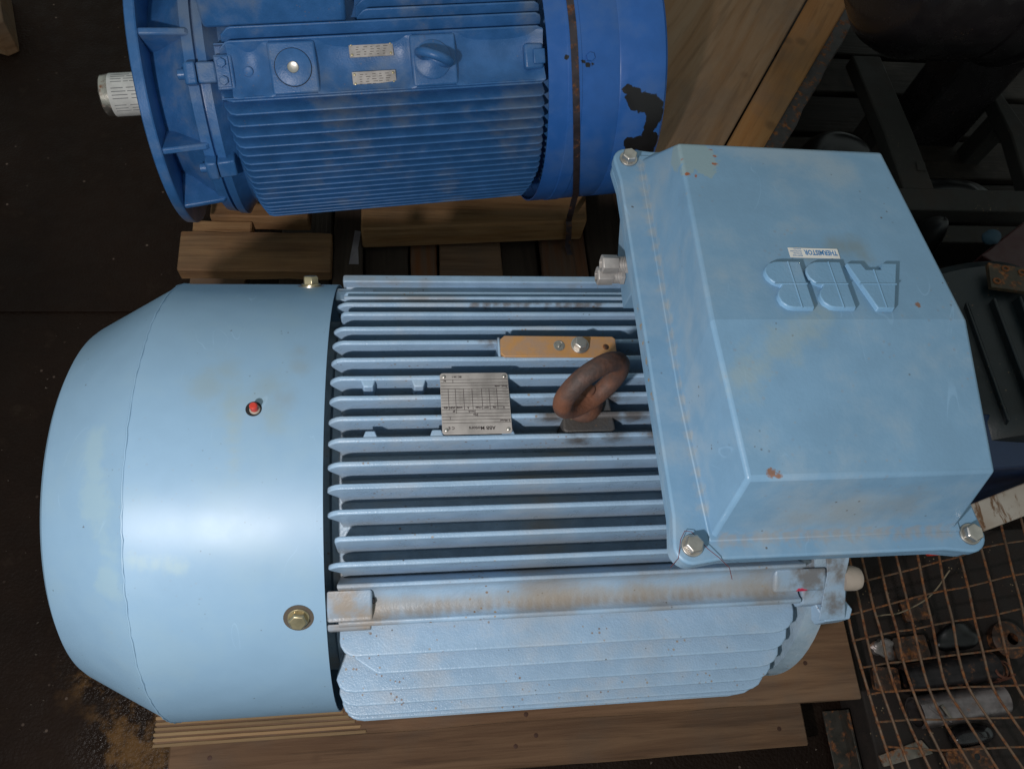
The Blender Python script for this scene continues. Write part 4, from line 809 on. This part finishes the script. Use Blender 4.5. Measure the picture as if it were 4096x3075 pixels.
MB().box((1.408, 0.0, -0.2315), (1.432, 0.055, -0.105)).build("rim_post", m_white, wb, bevel=0.003)
rl = MB().box((0.946, -0.75, FLOOR+0.012), (0.985, -0.345, FLOOR+0.016)).box((0.982, -0.75, FLOOR+0.016), (0.987, -0.345, FLOOR+0.05)).build("steel_angle", metal("worn_angle_steel", (0.075, 0.068, 0.058, 1), 0.45, 0.35, 0.6), bevel=0.001)
tag(rl, "worn steel angle rail on the floor beside the wire mesh", "rail")
BZ = -0.43
pan_ = tag(MB().box((0.995, -0.72, FLOOR+0.001), (1.9, 0.0, BZ)).build("bin_tray", paint("dark_tray_paint", (0.014, 0.0085, 0.0065, 1), (0.02, 0.010, 0.006, 1), 0.6, 0.8, 0.3, 0.85, 0.2), bevel=0.004), "dark rusty sheet tray full of scrap beneath the wire mesh", "tray")
sg = "scrap pieces under the wire mesh"
m_ins = metal("scratched_tube_steel", (0.30, 0.255, 0.255, 1), 0.3, 0.12, 0.85)
b = MB().lathe([(0, 0.026), (0, 0.030), (0.19, 0.031), (0.19, 0.026)], (1.078, -0.362, BZ+0.032), (0.96, 0.07, 0.0), 32, close=False)
tag(b.build("steel_tube", m_ins), "shiny scratched steel tube under the wire mesh", "tube", sg)
tag(MB().lathe([(0, 0.02), (0, 0.028), (0.20, 0.028), (0.20, 0.02)], (1.072, -0.300, BZ+0.030), (0.97, 0.07, 0.02), 28, close=False).build("steel_tube", metal("dark_tube_steel", (0.04, 0.034, 0.036, 1), 0.35, 0.2, 0.7)), "dark steel tube lying behind the shiny tube in the bin", "tube", sg)
def bracket(x, y, w, d, rot, lab):
    c_, s_ = math.cos(rot), math.sin(rot)
    pts = arc(w/2-0.006, d/2-0.006, 0.006, 0, 90, 3)+arc(-w/2+0.006, d/2-0.006, 0.006, 90, 180, 3)+arc(-w/2+0.006, -d/2+0.006, 0.006, 180, 270, 3)+arc(w/2-0.006, -d/2+0.006, 0.006, 270, 360, 3)
    o = MB().prism(pts, (0, 0, 0.012), (x, y, BZ+0.012), (c_, s_, 0), (-s_, c_, 0)).build("rusty_bracket", m_rust, bevel=0.001)
    MB().lathe([(0, 0.0062), (0.0005, 0.004)], (x+0.2*w*c_, y+0.2*w*s_+0.006, BZ+0.024), (0, 0, 1), 14).build("bolt_hole", m_dark, o)
    MB().prism([(u*0.3-w*0.2, v*0.3) for u, v in pts], (0, 0, 0.011), (x, y, BZ+0.001), (c_, s_, 0), (-s_, c_, 0)).build("spacer", m_rust, o)
    return tag(o, lab, "bracket", sg)
bracket(1.112, -0.240, 0.075, 0.045, 0.05, "rusty bracket with a bolt hole in the middle of the bin")
bracket(1.042, -0.296, 0.055, 0.045, -0.1, "rusty bracket with a bolt hole at the left of the bin")
bracket(1.145, -0.165, 0.06, 0.045, 0.1, "rusty bracket with a bolt hole near the white rim")
bracket(1.17, -0.455, 0.09, 0.05, 0.1, "rusty bracket with a bolt hole at the near side of the bin")
m_pale = metal("pale_chipped_plate", (0.20, 0.175, 0.145, 1), 0.5, 0.45, 0.3)
tag(MB().prism([(0.995, -0.432), (1.09, -0.410), (1.108, -0.436), (1.000, -0.452)], (0, 0, 0.006), (0, 0, BZ+0.004)).build("scrap_plate", m_pale, bevel=0.001), "pale chipped flat plate in the near left of the bin", "plate", sg)
tag(MB().lathe([(0, 0.012), (0, 0.036), (0.02, 0.038), (0.026, 0.030), (0.03, 0.012)], (1.335, -0.236, BZ+0.003), (0, 0, 1), 28, close=False).build("bearing_ring", m_rust), "rusty bearing ring at the far right of the bin", "ring", sg)
tag(MB().tube([(1.275+0.026*math.cos(k*0.5)*(1-0.006*k), -0.296+0.022*math.sin(k*0.5)*(1-0.006*k), BZ+0.006+0.0012*k) for k in range(50)], 0.0028, 6).build("wire_coil", metal("copper_rust_wire", (0.16, 0.06, 0.04, 1), 0.4, 0.3, 0.7)), "tangled reddish wire coil right of the tubes", "wire", sg)
tag(lump("scrap_casting", (1.055, -0.235, BZ+0.012), (0.030, 0.02, 0.014), m_scrap, 33, 0.5, 3), "lumpy grey scrap casting at the left of the bin", "casting", sg)
tag(lump("scrap_casting", (1.22, -0.225, BZ+0.02), (0.05, 0.028, 0.022), m_blk, 37, 0.4, 2.5), "black oily scrap casting in the middle of the bin", "casting", sg)
tag(lump("scrap_casting", (1.19, -0.41, BZ+0.014), (0.055, 0.022, 0.018), m_dkgrey, 41, 0.3, 2.0), "dark grey rounded scrap casting in front of the shiny tube", "casting", sg)
tag(MB().tube([(1.092, -0.352, BZ+0.06), (1.10, -0.362, BZ+0.062), (1.118, -0.374, BZ+0.060), (1.130, -0.382, BZ+0.058)], 0.0026, 7).build("bent_rod", m_ins), "short bright bent rod on the shiny tube", "rod", sg)
tag(MB().prism([(1.112, -0.352), (1.119, -0.350), (1.131, -0.377), (1.126, -0.379)], (0, 0, 0.004), (0, 0, BZ+0.063)).build("steel_clip", m_pale, bevel=0.001), "pale steel clip lying across the shiny tube", "clip", sg)
tag(MB().tube(smooth_path([(0.968, -0.192, zg-0.02), (0.99, -0.190, zg-0.022), (1.02, -0.188, zg-0.02), (1.07, -0.170, zg-0.015), (1.10, -0.150, zg-0.01), (1.12, -0.126, zg+0.004), (1.128, -0.118, zg+0.006)]), 0.0014, 6).build("twig", flat("pale_twig", (0.22, 0.17, 0.11, 1), 0.8)), "thin pale twig caught in the wire mesh", "twig")
tag(MB().cyl((1.090, -0.0835, -0.2415), (1.111, -0.0830, -0.2415), 0.0062, 14).build("plastic_plug", m_red), "small bright red plastic plug under the terminal box edge", "plug")

# far left corner: end of a timber and a bit of grating
tag(MB().prism([(-1.10, 1.64), (-0.985, 1.62), (-0.930, 1.43), (-0.955, 1.41), (-1.10, 1.46)], (0, 0, 0.10), (0, 0, FLOOR+0.007)).build("timber_block", w_crate, bevel=0.004), "tan timber block in the top left corner of the floor", "timber")
tag(MB().prism([(-1.03, 1.00), (-0.915, 0.985), (-0.902, 0.94), (-0.918, 0.90), (-1.03, 0.90)], (0, 0, 0.03), (0, 0, FLOOR+0.007)).build("concrete_lump", flat("pale_concrete", (0.16, 0.15, 0.14, 1), 0.9), bevel=0.006), "pale broken concrete piece at the left edge of the floor", "concrete")
# crumbs of dirt and splinters on the floor in front
dbg = MB(); rnd = random.Random(4)
for k in range(420):
    x, y = (rnd.uniform(-0.75, 1.0), rnd.uniform(-0.62, -0.20)) if k < 260 else (rnd.uniform(-1.0, -0.42), rnd.uniform(-0.2, 0.6))
    if -0.33 < x < 0.99 and y > -0.41: continue
    s = rnd.choice((0.0012, 0.0018, 0.0025, 0.004)); v = [(x+rnd.uniform(-s, s), y+rnd.uniform(-s, s), FLOOR+h) for h in (0.0002, 0.0002, 0.0002)]+[(x, y, FLOOR+s*0.8)]
    dbg.add(v, [(0, 1, 3), (1, 2, 3), (2, 0, 3)])
o = dbg.build("floor_grit", flat("pale_grit", (0.13, 0.10, 0.08, 1), 0.9), smooth=0); o['kind'] = 'stuff'; o['label'] = "pale grit and crumbs scattered on the dark floor"
